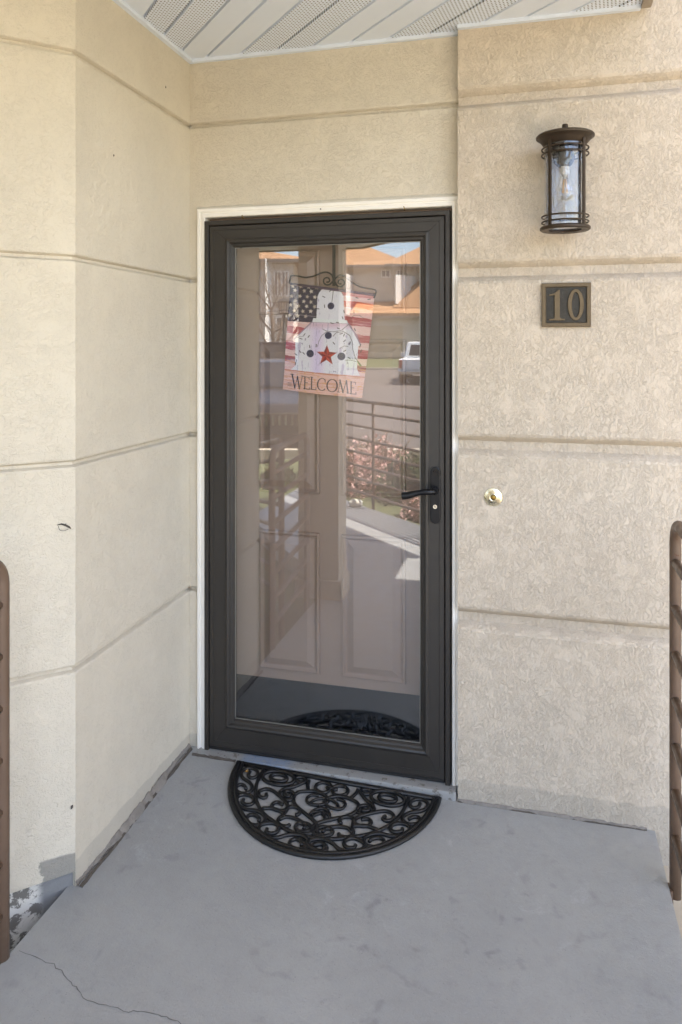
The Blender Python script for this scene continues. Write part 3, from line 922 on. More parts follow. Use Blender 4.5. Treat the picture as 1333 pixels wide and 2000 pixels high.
# ---------------- small screw hooks and a nail on the white trim
def hook(x, z, label):
    t = thing('screw_hook', label, 'hook', (x, -0.012, z), 'screw hooks on the white door trim')
    tube('hook_wire', smoothpath([(x, -0.010, z), (x, -0.020, z), (x + 0.002, -0.026, z - 0.004), (x + 0.004, -0.026, z - 0.011), (x + 0.004, -0.020, z - 0.015), (x + 0.003, -0.015, z - 0.012)], 5), 0.0015, 'brass_dull', t, 6)
hook(-1.089, 2.108, 'tiny screw hook above the left part of the storm door')
hook(-0.460, 2.112, 'tiny screw hook above the right part of the storm door')
nail = lathe('nail', [(0.0, -0.016), (0.0025, -0.016), (0.0025, -0.011), (0.0, -0.011)], (-0.776, 0, 2.118), 'gasket', None, 10, axis='Y')
tag(nail, 'small dark nail head in the white trim above the door', 'nail')

# ---------------- scrap of cobweb and grit on the angled wall
def scrap():
    nrm = Vector((1, -1, 0)).normalized(); along = Vector((1, 1, 0)).normalized()
    c = Vector((LEFTX, CORY, 0)) - along * 0.032 + nrm * 0.002
    def q(a, z): return c + along * a + Vector((0, 0, z))
    t = thing('wall_scrap', 'tiny dark scrap of cobweb stuck on the angled left wall', 'debris', tuple(q(0, 1.05)))
    zc = 1.072
    tube('strand', [q(-0.02, zc + 0.007), q(-0.008, zc + 0.009), q(0.004, zc + 0.004), q(0.014, zc - 0.003), q(0.019, zc - 0.008)], [0.0008, 0.0022, 0.003, 0.0028, 0.001], 'dirt', t, 6)
    tube('strand', smoothpath([q(-0.016, zc + 0.004), q(-0.012, zc - 0.008), q(0.0, zc - 0.012), q(0.012, zc - 0.008)], 4), 0.0007, 'dirt', t, 5)
    tube('strand', [q(0.0, zc + 0.004), q(0.006, zc + 0.009)], 0.0009, 'dirt', t, 5)
scrap()

# ---------------- welcome flag on the entry door
FY = 0.078
FC = [Vector((-0.926, FY, 1.851)), Vector((-0.588, FY, 1.801)), Vector((-0.636, FY, 1.406)), Vector((-0.958, FY, 1.435))]   # TL TR BR BL
DC = [(180, 145), (1225, 290), (1075, 1565), (80, 1460)]      # the same corners in the drawing units of the print
def flag_pt(u, v, y=0.0):
    p = FC[0] * ((1 - u) * (1 - v)) + FC[1] * (u * (1 - v)) + FC[2] * (u * v) + FC[3] * ((1 - u) * v)
    return Vector((p.x, p.y + y, p.z))
A3 = np.array([[1045, -100], [145, 1315]], float); A3I = np.linalg.inv(A3)
def draw_to_world(cx, cy, y=0.0):
    u, v = A3I @ np.array([cx - 180, cy - 145], float)
    return flag_pt(u, v, y)
def flag():
    W, H = 240, 340
    U, V = np.meshgrid(np.linspace(0, 1, W + 1), np.linspace(0, 1, H + 1))
    X = DC[0][0] * (1 - U) * (1 - V) + DC[1][0] * U * (1 - V) + DC[2][0] * U * V + DC[3][0] * (1 - U) * V
    Y = DC[0][1] * (1 - U) * (1 - V) + DC[1][1] * U * (1 - V) + DC[2][1] * U * V + DC[3][1] * (1 - U) * V
    rng = np.random.default_rng(4)
    def vnoise(sx, sy, amp=1.0):
        g = rng.random((int(sy) + 2, int(sx) + 2))
        fx, fy = U * sx, V * sy
        ix, iy = fx.astype(int), fy.astype(int)
        tx, ty = fx - ix, fy - iy
        return amp * (g[iy, ix] * (1 - tx) * (1 - ty) + g[iy, ix + 1] * tx * (1 - ty) + g[iy + 1, ix] * (1 - tx) * ty + g[iy + 1, ix + 1] * tx * ty)
    C = np.zeros((H + 1, W + 1, 3))
    def paint(mask, c, a=1.0):
        m = (np.clip(mask, 0, 1) * a)[..., None]
        C[:] = C * (1 - m) + np.array(c, float) * m
    def inpoly(pts):
        m = np.zeros(X.shape, bool); n = len(pts)
        for i in range(n):
            x0, y0 = pts[i]; x1, y1 = pts[i - 1]
            if y0 == y1: continue
            c = ((y0 > Y) != (y1 > Y)) & (X < (x1 - x0) * (Y - y0) / (y1 - y0) + x0)
            m ^= c
        return m.astype(float)
    def seg(x0, y0, x1, y1, w, w1=None):
        w1 = w if w1 is None else w1
        dx, dy = x1 - x0, y1 - y0
        t = np.clip(((X - x0) * dx + (Y - y0) * dy) / (dx * dx + dy * dy + 1e-9), 0, 1)
        d = np.hypot(X - x0 - t * dx, Y - y0 - t * dy)
        return np.clip((w + (w1 - w) * t) / 2 - d + 1.5, 0, 3) / 3
    def line(pts, w, c, a=1.0):
        m = np.zeros(X.shape)
        for p, q in zip(pts[:-1], pts[1:]): m = np.maximum(m, seg(*p, *q, w))
        paint(m, c, a)
    def disc(x, y, r, c): paint(np.clip(r - np.hypot(X - x, Y - y) + 2, 0, 4) / 4, c)
    # weathered stripes
    pink, red, orange = (236, 190, 186), (168, 62, 70), (212, 88, 66)
    C[:] = pink
    ys = Y - (X - 150) * 0.135
    wob = vnoise(14, 60, 14) - 7
    grain = vnoise(9, 150) ; grain2 = vnoise(30, 120)
    for (a, b, c) in ((150, 205, (206, 120, 122)), (262, 345, orange), (455, 560, (176, 66, 78)), (665, 760, (182, 72, 84)), (850, 960, (174, 64, 72)), (1040, 1115, (150, 50, 56))):
        paint(((ys + wob > a) & (ys + wob < b)).astype(float), c, 0.92)
    paint((ys > 1080) * (ys < 1130) * (grain > 0.45), (222, 158, 92), 0.7)
    paint((ys > 330) * (ys < 400) * (grain2 > 0.5), (240, 176, 150), 0.6)
    paint(np.clip((grain - 0.62) * 4, 0, 1), (248, 226, 222), 0.55)
    # canton
    cant = inpoly([(150, 120), (640, 170), (640, 640), (100, 610)])
    paint(cant, (38, 34, 62))
    paint(cant * (grain2 > 0.7), (62, 54, 88), 0.8)
    line([(140, 520), (520, 560)], 7, (190, 178, 180), 0.8)
    def star(x, y, r, c, c2=None, rot=0.0):
        P = []
        for i in range(10):
            a = -math.pi / 2 + rot + i * math.pi / 5
            q = r if i % 2 == 0 else r * 0.42
            P.append((x + q * math.cos(a), y + q * math.sin(a)))
        paint(inpoly(P), c)
        if c2:
            for i in range(0, 10, 2):
                paint(inpoly([(x, y), P[i], P[(i + 1) % 10]]), c2)
    for i, (x, y) in enumerate([(208, 180), (308, 185), (412, 192), (506, 200), (236, 232), (352, 240), (440, 248), (192, 305), (297, 305), (390, 312), (486, 318), (242, 360), (345, 370), (436, 378), (178, 412), (282, 425), (382, 430), (484, 436), (228, 484), (336, 492), (436, 492), (165, 540), (270, 552), (372, 556)]):
        star(x, y, 30, (222, 206, 190), (170, 150, 130) if i % 2 else None, random.uniform(-0.4, 0.4))
    white, lilac = (244, 232, 247), (222, 200, 232)
    # lower house
    body = [(470, 615), (905, 640), (1045, 905), (1020, 930), (1005, 1200), (1045, 1290), (180, 1215), (240, 1165), (245, 850), (225, 830)]
    paint(inpoly(body), white)
    inb = inpoly(body)
    paint(inb * np.clip(1 - np.abs(X - 520) / 110, 0, 1), lilac, 0.8)
    paint(inb * np.clip(1 - np.abs(Y - 660) / 70, 0, 1), (222, 178, 190), 0.7)
    paint(inb * (vnoise(60, 7) > 0.80), (176, 160, 186), 0.55)
    paint(inb * (vnoise(90, 22) > 0.86), (120, 104, 124), 0.6)
    line([(460, 620), (340, 730), (225, 840)], 16, (150, 130, 150), 0.8)
    line([(912, 650), (1000, 790), (1048, 905)], 18, (150, 130, 150), 0.8)
    # cupola
    P = [(510, 590)]
    for i in range(13):
        a = math.pi - math.pi * i / 12
        P.append((685 + 165 * math.cos(a) - 3, 345 - 160 * math.sin(a)))
    P += [(862, 610)]
    paint(inpoly(P), white)
    inc = inpoly(P)
    paint(inc * (vnoise(70, 16) > 0.84), (150, 136, 160), 0.5)
    paint(inpoly([(470, 575), (890, 605), (905, 645), (460, 625)]), (244, 242, 246))
    line([(460, 628), (905, 648)], 6, (170, 140, 150), 0.8)
    for (x, y, r) in ((690, 428, 42), (662, 790, 43), (433, 1012, 46), (817, 1047, 47)):
        disc(x, y, r, (46, 46, 84))
        paint(np.clip(r * 0.7 - np.hypot(X - x + 8, Y - y + 8), 0, 4) / 4, (34, 34, 66), 0.7)
    star(638, 1035, 132, (140, 38, 46), (196, 70, 56), 0.05)
    # vines and leaves
    vine = (92, 82, 70)
    line([(720, 195), (712, 290), (700, 380)], 7, vine)
    line([(905, 660), (820, 730), (720, 745), (640, 735), (590, 710)], 7, vine, 0.8)
    line([(640, 745), (580, 790), (545, 860), (525, 930)], 6, vine, 0.8)
    line([(720, 800), (760, 755), (850, 745), (920, 790), (950, 870), (955, 960), (985, 1070), (1060, 1165)], 8, vine, 0.8)
    line([(800, 950), (850, 920), (900, 925)], 6, vine, 0.8)
    line([(860, 1095), (930, 1095), (1000, 1115)], 6, vine, 0.8)
    line([(225, 835), (300, 805), (350, 800)], 5, vine, 0.8)
    line([(940, 590), (970, 545), (1040, 545), (1090, 580)], 5, vine, 0.7)
    line([(770, 215), (815, 250), (840, 300)], 6, vine, 0.7)
    for (x, y, a) in ((680, 240, 2.3), (598, 315, 0.4), (525, 462, 0.1), (610, 430, 1.5), (855, 500, 1.3), (838, 575, 1.2), (705, 640, 0.3), (775, 632, 0.2), (788, 705, 0.4), (985, 720, 1.1), (975, 500, 1.5), (1010, 330, 0.4), (1155, 350, -0.1), (360, 780, 2.2), (415, 802, 2.2), (315, 830, 0.3), (305, 990, 0.8), (250, 1025, 0.6), (255, 1105, 1.9), (243, 1140, 1.8), (510, 915, 1.7), (728, 885, 0.9), (820, 770, -0.2), (853, 785, 2.0), (858, 857, 2.4), (923, 885, 1.8), (858, 980, 2.6), (910, 1068, 0.5), (1045, 920, 1.9), (1055, 985, 2.0), (350, 1010, 0.8), (428, 925, 1.5)):
        line([(x - 15 * math.cos(a), y - 15 * math.sin(a)), (x + 15 * math.cos(a), y + 15 * math.sin(a))], 10, (66, 58, 52))
    line([(1010, 1110), (1050, 1170)], 10, (110, 130, 60))
    # bottom board
    board = inpoly([(105, 1215), (1105, 1305), (1105, 1620), (60, 1480)])
    paint(board, (240, 192, 180))
    paint(board * np.clip((grain - 0.5) * 3, 0, 1), (222, 160, 132), 0.8)
    paint(board * np.clip((grain2 - 0.72) * 5, 0, 1), (226, 160, 82), 0.8)
    line([(105, 1215), (560, 1255), (1105, 1308)], 12, (206, 130, 104))
    line([(95, 1365), (560, 1410), (1090, 1480)], 5, (208, 150, 130), 0.8)
    # lettering, tilted along the board: local box x, y(0 top..1 base)
    ink = (64, 54, 60)
    def L(x, base, h, strokes):
        for s in strokes:
            x0, y0, x1, y1, w = s
            f = lambda a, b: (x + a, base - (1 - b) * h + a * 0.13)
            p, q = f(x0, y0), f(x1, y1)
            paint(seg(*p, *q, w), ink)
    serif = lambda a, y, w: (a - w, y, a + w, y, 7)
    L(195, 1432, 160, [(5, 0, 45, 1, 17), (45, 1, 75, 0.1, 8), (75, 0.1, 105, 1, 17), (105, 1, 140, 0, 8), serif(5, 0, 20), serif(140, 0, 16)])
    L(350, 1442, 146, [(18, 0, 18, 1, 15), (5, 0, 72, 0, 7), (18, 0.48, 55, 0.48, 7), (5, 1, 78, 1, 8), (72, 0, 72, 0.16, 7), (78, 0.84, 78, 1, 8)])
    L(436, 1446, 146, [(18, 0, 18, 1, 15), (4, 0, 32, 0, 7), (5, 1, 74, 1, 8), (74, 0.82, 74, 1, 8)])
    def arc(cx, cy, rx, ry, a0, a1, thick=16):
        n = 26
        for i in range(n):
            a = a0 + (a1 - a0) * i / n; b = a0 + (a1 - a0) * (i + 1) / n
            w = 6 + (thick - 6) * abs(math.cos(a)) ** 1.3
            paint(seg(cx + rx * math.cos(a), cy + ry * math.sin(a), cx + rx * math.cos(b), cy + ry * math.sin(b), w), ink)
    arc(583, 1390, 54, 74, R(50), R(312))
    paint(seg(620, 1332, 622, 1362, 8), ink)
    arc(706, 1405, 62, 76, 0, R(360))
    L(776, 1484, 150, [(8, 1, 24, 0, 8), (24, 0, 62, 1, 16), (62, 1, 104, 0, 8), (104, 0, 122, 1, 16), serif(8, 1, 14), serif(122, 1, 16)])
    L(920, 1506, 146, [(18, 0, 18, 1, 15), (5, 0, 72, 0, 7), (18, 0.48, 55, 0.48, 7), (5, 1, 78, 1, 8), (72, 0, 72, 0.16, 7), (78, 0.84, 78, 1, 8)])
    for i in range(3): line([(145, 1375 + i * 17), (195, 1382 + i * 17)], 6, (120, 104, 96), 0.8)
    # into linear light
    S = np.clip(C / 255, 0, 1)
    lin = np.where(S <= 0.04045, S / 12.92, ((S + 0.055) / 1.055) ** 2.4)
    vs_ = []
    for j in range(H + 1):
        for i in range(W + 1):
            u, v = i / W, j / H
            y = 0.004 * math.sin(u * 7 + v * 2.5) * (0.3 + v) + 0.003 * math.sin(v * 9 + u * 3) - 0.004 * v
            p = flag_pt(u, v, y)
            p.z -= 0.003 * math.sin(u * math.pi) * v
            vs_.append(tuple(p))
    fs = [(j * (W + 1) + i, j * (W + 1) + i + 1, (j + 1) * (W + 1) + i + 1, (j + 1) * (W + 1) + i) for j in range(H) for i in range(W)]
    me = bpy.data.meshes.new('cloth'); me.from_pydata(vs_, [], fs); me.update()
    at = me.color_attributes.new('print', 'FLOAT_COLOR', 'POINT')
    buf = np.ones(((H + 1) * (W + 1), 4), np.float32); buf[:, :3] = np.clip(lin.reshape(-1, 3) * 1.08, 0, 0.92)
    at.data.foreach_set('color', buf.ravel())
    t = NT('flag_print')
    a = t.n('VertexColor', layer_name='print')
    t.set(a.outputs[0], 0.8, 0, 0.2)
    t.bump(t.noise(700, 2), 0.15, 0.001)
    M['flag'] = t.m
    root = thing('welcome_flag', 'tilted garden flag with birdhouse, stars and stripes and WELCOME lettering', 'flag', tuple(flag_pt(0.5, 1.0)))
    link('cloth', me, 'flag', root, True)
    p, q = flag_pt(0.0, 0.005, 0.0), flag_pt(1.0, 0.005, 0.0)
    tube('sleeve', [p, p.lerp(q, 0.5), q], 0.005, 'flag_edge', root, 8)
M['flag_edge'] = simple('flag_edge', srgb(92, 72, 96), 0.8)
flag()
hg = thing('flag_hanger', 'black wrought iron scroll hanger hooked over the door', 'hanger', tuple(draw_to_world(730, 180)))
def hgt(name, pts, r=0.0032, sub=5):
    tube(name, smoothpath([draw_to_world(x, y, -0.010) for x, y in pts], sub), r, 'iron', hg, 8)
hgt('scroll_arm', [(178, 152), (190, 90), (205, 55), (280, 58), (380, 78), (480, 62), (580, 22), (650, 15), (705, 50), (728, 110), (740, 180)])
hgt('scroll_arm', [(722, 180), (738, 110), (790, 58), (850, 60), (940, 130), (1040, 190), (1140, 215), (1235, 238), (1240, 280), (1222, 340)])
def spiral(cx, cy, r, a0, turns, sgn):
    return [(cx + r * (1 - 0.72 * i / 20) * math.cos(a0 + sgn * turns * 2 * math.pi * i / 20), cy + r * (1 - 0.72 * i / 20) * math.sin(a0 + sgn * turns * 2 * math.pi * i / 20)) for i in range(21)]
hgt('curl', [(735, 60), (722, 120)] + spiral(650, 118, 60, 0.5, 1.25, 1), 0.003, 3)
hgt('curl', [(735, 60), (745, 130)] + spiral(815, 140, 60, math.pi - 0.5, 1.25, -1), 0.003, 3)
hxw = draw_to_world(735, 120)
box('strap', (hxw.x - 0.006, 0.064, hxw.z - 0.02), (hxw.x + 0.006, 0.0665, 2.080), 'iron', hg)
box('strap_hook', (hxw.x - 0.006, 0.0665, 2.078), (hxw.x + 0.006, 0.0985, 2.0805), 'iron', hg)

# ================================================================== DOORMAT
MX, MY = -0.704, -0.064
mat_root = thing('doormat', 'half round black rubber scrollwork doormat on the porch floor', 'doormat', (MX, MY - 0.2, 0))
def mz(x, y): return floor_z(x, y)
def mtube(name, pts, r=0.0090, flat=0.85, closed=False, segs=8):
    P = [Vector((MX + x, MY + y, mz(MX + x, MY + y) + 0.0062)) for x, y in pts]
    return tube(name, P, r, 'rubber', mat_root, segs, closed, flat)
def arcpts(a, b, n=64, e=0.0):
    return [(a * math.cos(t), -b * math.sin(t)) for t in [e + (math.pi - 2 * e) * i / n for i in range(n + 1)]]
RA, RB = 0.386, 0.408
mtube('rim', arcpts(RA - 0.009, RB - 0.009), 0.0105, 0.75)
mtube('rim', arcpts(RA - 0.025, RB - 0.025), 0.0080, 0.9)
mtube('back_bar', [(-RA, -0.006), (0, -0.006), (RA, -0.006)], 0.0105, 0.7)
# one half of the scrollwork in metres (x from the middle, y from the wall); the other half is its mirror image
MAT_CURVES = {
    'scroll': [
        [(-0.317, -0.059), (-0.315, -0.084), (-0.299, -0.097), (-0.285, -0.083), (-0.286, -0.058), (-0.303, -0.038), (-0.327, -0.036), (-0.344, -0.056), (-0.343, -0.084), (-0.324, -0.111), (-0.299, -0.125), (-0.282, -0.143), (-0.272, -0.169), (-0.28, -0.19), (-0.302, -0.201), (-0.325, -0.188), (-0.331, -0.165), (-0.321, -0.149), (-0.304, -0.155), (-0.293, -0.172)],
        [(-0.281, -0.232), (-0.28, -0.249), (-0.261, -0.26), (-0.244, -0.25), (-0.245, -0.224), (-0.264, -0.206), (-0.29, -0.206), (-0.306, -0.222), (-0.3, -0.253), (-0.281, -0.276), (-0.249, -0.286), (-0.222, -0.283), (-0.198, -0.29), (-0.176, -0.311), (-0.171, -0.336), (-0.179, -0.355), (-0.197, -0.362), (-0.22, -0.357), (-0.234, -0.335), (-0.231, -0.314), (-0.212, -0.309), (-0.192, -0.324), (-0.19, -0.337)],
        [(-0.15, -0.369), (-0.147, -0.385), (-0.129, -0.389), (-0.114, -0.376), (-0.115, -0.351), (-0.132, -0.335), (-0.155, -0.338), (-0.176, -0.354), (-0.176, -0.38), (-0.156, -0.399), (-0.129, -0.409), (-0.102, -0.404), (-0.08, -0.384), (-0.055, -0.373), (-0.025, -0.373), (-0.002, -0.392), (0.006, -0.418), (-0.005, -0.437), (-0.029, -0.443), (-0.052, -0.433), (-0.057, -0.41), (-0.042, -0.394), (-0.021, -0.405), (-0.016, -0.422)],
        [(-0.215, -0.177), (-0.209, -0.194), (-0.22, -0.204), (-0.237, -0.194), (-0.243, -0.17), (-0.225, -0.149), (-0.198, -0.152), (-0.163, -0.177), (-0.135, -0.203), (-0.12, -0.227), (-0.125, -0.252), (-0.147, -0.26), (-0.171, -0.249), (-0.174, -0.226), (-0.16, -0.214), (-0.139, -0.224)],
        [(-0.202, -0.266), (-0.17, -0.255), (-0.14, -0.261), (-0.119, -0.271)],
        [(-0.133, -0.153), (-0.134, -0.169), (-0.15, -0.164), (-0.154, -0.144), (-0.139, -0.135), (-0.119, -0.149), (-0.115, -0.178), (-0.133, -0.191), (-0.159, -0.181), (-0.171, -0.155), (-0.161, -0.126), (-0.141, -0.11), (-0.122, -0.088), (-0.1, -0.054)],
        [(-0.08, -0.268), (-0.071, -0.255), (-0.075, -0.233), (-0.095, -0.222), (-0.114, -0.23), (-0.118, -0.255), (-0.121, -0.283), (-0.129, -0.303), (-0.127, -0.324), (-0.111, -0.338), (-0.09, -0.336), (-0.085, -0.325)],
        [(-0.125, -0.306), (-0.107, -0.286), (-0.074, -0.287), (-0.045, -0.301), (-0.023, -0.305), (-0.011, -0.325), (-0.021, -0.346), (-0.046, -0.35), (-0.063, -0.33), (-0.056, -0.309), (-0.037, -0.312), (-0.032, -0.333)],
        [(-0.049, -0.355), (-0.021, -0.359), (0.001, -0.347), (0.006, -0.323), (0.002, -0.3)],
        [(-0.019, -0.067), (-0.007, -0.084), (-0.025, -0.107), (-0.053, -0.093), (-0.058, -0.063), (-0.039, -0.04), (-0.011, -0.048), (0.006, -0.075)],
        [(-0.076, -0.113), (-0.089, -0.075), (-0.091, -0.046)],
        [(-0.141, -0.061), (-0.113, -0.065), (-0.103, -0.045), (-0.123, -0.033), (-0.143, -0.044)],
    ],
    'heart_outline': [
        [(0.01, -0.334), (0.004, -0.301), (-0.017, -0.276), (-0.054, -0.246), (-0.086, -0.222), (-0.107, -0.195), (-0.116, -0.163), (-0.108, -0.131), (-0.081, -0.115), (-0.052, -0.108), (-0.017, -0.119), (0.005, -0.142)],
    ],
    'loop': [
        [(-0.033, -0.129), (-0.057, -0.133), (-0.069, -0.155), (-0.061, -0.182), (-0.04, -0.19), (-0.012, -0.182), (0.006, -0.162), (-0.001, -0.142), (-0.025, -0.146), (-0.044, -0.164), (-0.05, -0.183)],
        [(-0.034, -0.249), (-0.029, -0.225), (-0.011, -0.205), (0.02, -0.196)],
        [(-0.03, -0.234), (-0.011, -0.224), (0.01, -0.237), (0.023, -0.26)],
    ],
    'inner_arch': [
        [(-0.274, -0.029), (-0.27, -0.106), (-0.259, -0.165), (-0.24, -0.218), (-0.21, -0.266), (-0.175, -0.302), (-0.127, -0.333), (-0.077, -0.358), (-0.027, -0.37), (0.012, -0.372)],
    ],
}

for nm, curves in MAT_CURVES.items():
    for cv in curves:
        for sgn in (-1, 1):
            P = smoothpath([(sgn * -x, -0.45 + (y + 0.45) * 0.872 - MY, 0) for x, y in cv], 4)
            mtube(nm, [(p.x, p.y) for p in P], 0.0068 if nm != 'loop' else 0.0056)
for sgn in (-1, 1):
    for (rx_, ry_, cy) in ((0.060, 0.040, -0.050), (0.031, 0.020, -0.050)):
        mtube('ring', [(sgn * 0.203 + rx_ * math.cos(a), cy + ry_ * math.sin(a)) for a in [2 * math.pi * q / 36 for q in range(36)]], 0.0074, closed=True)
mtube('scroll', [(p.x, p.y) for p in smoothpath([(0.020, -0.350, 0), (0.045, -0.338, 0), (0.064, -0.352, 0), (0.058, -0.372, 0), (0.030, -0.368, 0), (-0.004, -0.352, 0), (-0.030, -0.338, 0)], 5)], 0.0078)

# ---------------- fallen leaf scraps
def leafbit(x, y, z, s, rot, label):
    vs_ = []
    for i in range(9):
        t = i / 8
        w = math.sin(math.pi * t) * 0.32 * s * (1 + 0.2 * math.sin(9 * t))
        c = Vector((math.cos(rot), math.sin(rot), 0)) * (t - 0.5) * s
        n = Vector((-math.sin(rot), math.cos(rot), 0)) * w
        zz = z + 0.25 * s * (2 * t - 1) ** 2
        vs_ += [Vector((x, y, zz + 0.15 * w)) + c + n, Vector((x, y, zz - 0.0)) + c, Vector((x, y, zz + 0.2 * w)) + c - n]
    fs = []
    for i in range(8):
        for k in range(2): fs.append((i * 3 + k, i * 3 + k + 1, i * 3 + k + 4, i * 3 + k + 3))
    o = mesh('leaf_scrap', vs_, fs, 'leaf_dry', None, True)
    tag(o, label, 'leaf', 'dry leaf scraps around the doormat')
leafbit(-0.842, -0.437, 0.001, 0.026, 0.3, 'dry tan leaf scrap on the floor just outside the mat rim')
leafbit(-1.035, -0.11, 0.024, 0.022, 1.3, 'pale leaf scrap lying in the mat corner by the hinge side')
leafbit(-0.678, -0.235, 0.006, 0.018, 0.1, 'small orange leaf scrap near the middle of the mat')

# ================================================================== RAILINGS
RAILZ = [0.12, 0.255, 0.39, 0.525, 0.66, 0.795, 0.93]
def railing(name, label, p0, p1, posts=2, ztop=1.05, r=0.0185, rr=0.0145, zb=-0.2, drop=0.0, dz=0.0):
    p0 = Vector((p0[0], p0[1], 0)); p1 = Vector((p1[0], p1[1], 0))
    d = (p1 - p0).normalized(); L = (p1 - p0).length
    t = thing(name, label, 'railing', (p0.x, p0.y, 0), 'brown tube railings')
    def q(s, z): return p0 + d * s + Vector((0, 0, z - drop * s / L))
    c = 0.07
    path = [q(0, zb), q(0, 0.4), q(0, ztop - c)]
    for i in range(1, 8):
        a = math.pi / 2 * i / 8
        path.append(q(c - c * math.cos(a), ztop - c + c * math.sin(a)))
    path.append(q(c, ztop)); path.append(q(L / 2, ztop)); path.append(q(L - c, ztop))
    for i in range(1, 8):
        a = math.pi / 2 * i / 8
        path.append(q(L - c + c * math.sin(a), ztop - c + c * math.cos(a)))
    path += [q(L, ztop - c), q(L, 0.4), q(L, zb)]
    tube('top_rail', path, r, 'rail', t, 14)
    for z in [zz + dz for zz in RAILZ]:
        tube('rail_bar', [q(0, z), q(L * 0.5, z), q(L, z)], rr, 'rail', t, 10)
    for k in range(1, posts - 1):
        tube('post', [q(L * k / (posts - 1), zb), q(L * k / (posts - 1), 0.5), q(L * k / (posts - 1), ztop)], r * 0.9, 'rail', t, 12)
    return t
railing('porch_railing', 'brown tube railing cut off by the left picture edge', (-1.350, -1.03), (-1.395, -1.80), 2)
railing('porch_railing', 'brown tube railing along the right edge of the porch floor', (0.403, -0.315), (0.403, -2.50), 3, r=0.0165, rr=0.0135, ztop=1.085, zb=-0.025, dz=0.035)
rr_ = [o for o in bpy.data.objects if o.get('label', '').startswith('brown tube railing along')][0]
for yy in (-0.315, -1.4075, -2.50):
    box('foot_bracket', (0.3855, yy - 0.02, -0.06), (0.394, yy + 0.02, 0.0), 'rail', rr_)
railing('porch_railing', 'brown diagonal railing reflected in front of the pink flowers', (0.36, -2.60), (-2.5, -5.46), 4)
railing('porch_railing', 'brown stair railing behind the left railing, seen only in the glass', (-1.46, -1.50), (-2.0, -2.42), 2, drop=0.18)

# ================================================================== ACROSS THE CAR PARK (seen in the door glass)
FR = Matrix(((RX.x, -AX.x, 0, 0), (RX.y, -AX.y, 0, 0), (0, 0, 1, 0), (0, 0, 0, 1)))   # local x right, y towards the door, z up
def frame_at(d, l, z=0.0, turn=0.0):
    return Matrix.Translation(out_pt(d, l, z)) @ FR @ Matrix.Rotation(turn, 4, 'Z')
def lbox(name, mt, a, b, mat, parent, bev=0.0):
    return box(name, a, b, mat, parent, bev, mt)
def lmesh(name, mt, vs_, fs, mat, parent, smooth=False):
    return mesh(name, [mt @ Vector(v) for v in vs_], fs, mat, parent, smooth)
def hip(name, mt, x0, x1, y0, y1, z0, z1, mat, parent, over=0.45, ridge=None):
    x0 -= over; x1 += over; y0 -= over; y1 += over
    w = min(x1 - x0, y1 - y0) / 2
    ym = (y0 + y1) / 2; xm = (x0 + x1) / 2
    ra, rb = ((x0 + w, ym), (x1 - w, ym)) if (x1 - x0) >= (y1 - y0) else ((xm, y0 + w), (xm, y1 - w))
    vs_ = [(x0, y0, z0), (x1, y0, z0), (x1, y1, z0), (x0, y1, z0), (ra[0], ra[1], z1), (rb[0] + 1e-3, rb[1] + 1e-3, z1)]
    if (x1 - x0) >= (y1 - y0): fs = [(0, 1, 5, 4), (1, 2, 5), (2, 3, 4, 5), (3, 0, 4), (0, 3, 2, 1)]
    else: fs = [(0, 1, 4), (1, 2, 5, 4), (2, 3, 5), (3, 0, 4, 5), (0, 3, 2, 1)]
    o = lmesh(name, mt, vs_, fs, mat, parent)
    lbox('eave_board', mt, (x0, y1 - 0.05, z0 - 0.18), (x1, y1 + 0.02, z0 - 0.003), 'fascia', o)
    lbox('eave_board', mt, (x0 - 0.02, y0, z0 - 0.18), (x0 + 0.05, y1 - 0.06, z0 - 0.003), 'fascia', o)
    lbox('eave_board', mt, (x1 - 0.05, y0, z0 - 0.18), (x1 + 0.02, y1 - 0.06, z0 - 0.003), 'fascia', o)
    return o
def bands(mt, x0, x1, y, z0, z1, step, mat, parent):
    z = z0
    while z < z1 - 0.1:
        lbox('wall_panel', mt, (x0, y, z + 0.02), (x1, y + 0.05, min(z + step - 0.03, z1)), mat, parent)
        z += step
def win(mt, x0, x1, z0, z1, y, parent):
    w = lbox('window', mt, (x0 - 0.07, y, z0 - 0.07), (x1 + 0.07, y + 0.07, z1 + 0.07), 'trim_white', parent)
    lbox('pane', mt, (x0, y + 0.03, z0), ((x0 + x1) / 2 - 0.03, y + 0.075, z1), 'window_glass', w)
    lbox('pane', mt, ((x0 + x1) / 2 + 0.03, y + 0.03, z0), (x1, y + 0.075, z1), 'window_glass', w)
D1 = 45.5
P1 = lambda px: lat(px, D1)
Z1 = lambda py: hz(py, D1)
A = frame_at(D1, 0)
th1 = thing('townhouse', 'tan townhouse with orange shingle roofs and garage across the car park', 'house', tuple(out_pt(D1, P1(745), 0.9)))
wA = lbox('wall', A, (P1(640), -9, 0.5), (P1(940), -3, Z1(509)), 'stucco_far', th1)
bands(A, P1(640), P1(940), -3.0, 3.9, Z1(512), 0.62, 'stucco_far', wA)
hip('roof', A, P1(600), P1(800), -9.5, -2.6, Z1(509), Z1(446), 'shingle', th1)
hip('roof', A, P1(770), P1(945), -9.0, -2.3, Z1(508.2), Z1(450), 'shingle', th1)
win(A, P1(752), P1(767), Z1(531), Z1(519), -2.94, wA)
win(A, P1(784), P1(793), Z1(531), Z1(519), -2.94, wA)
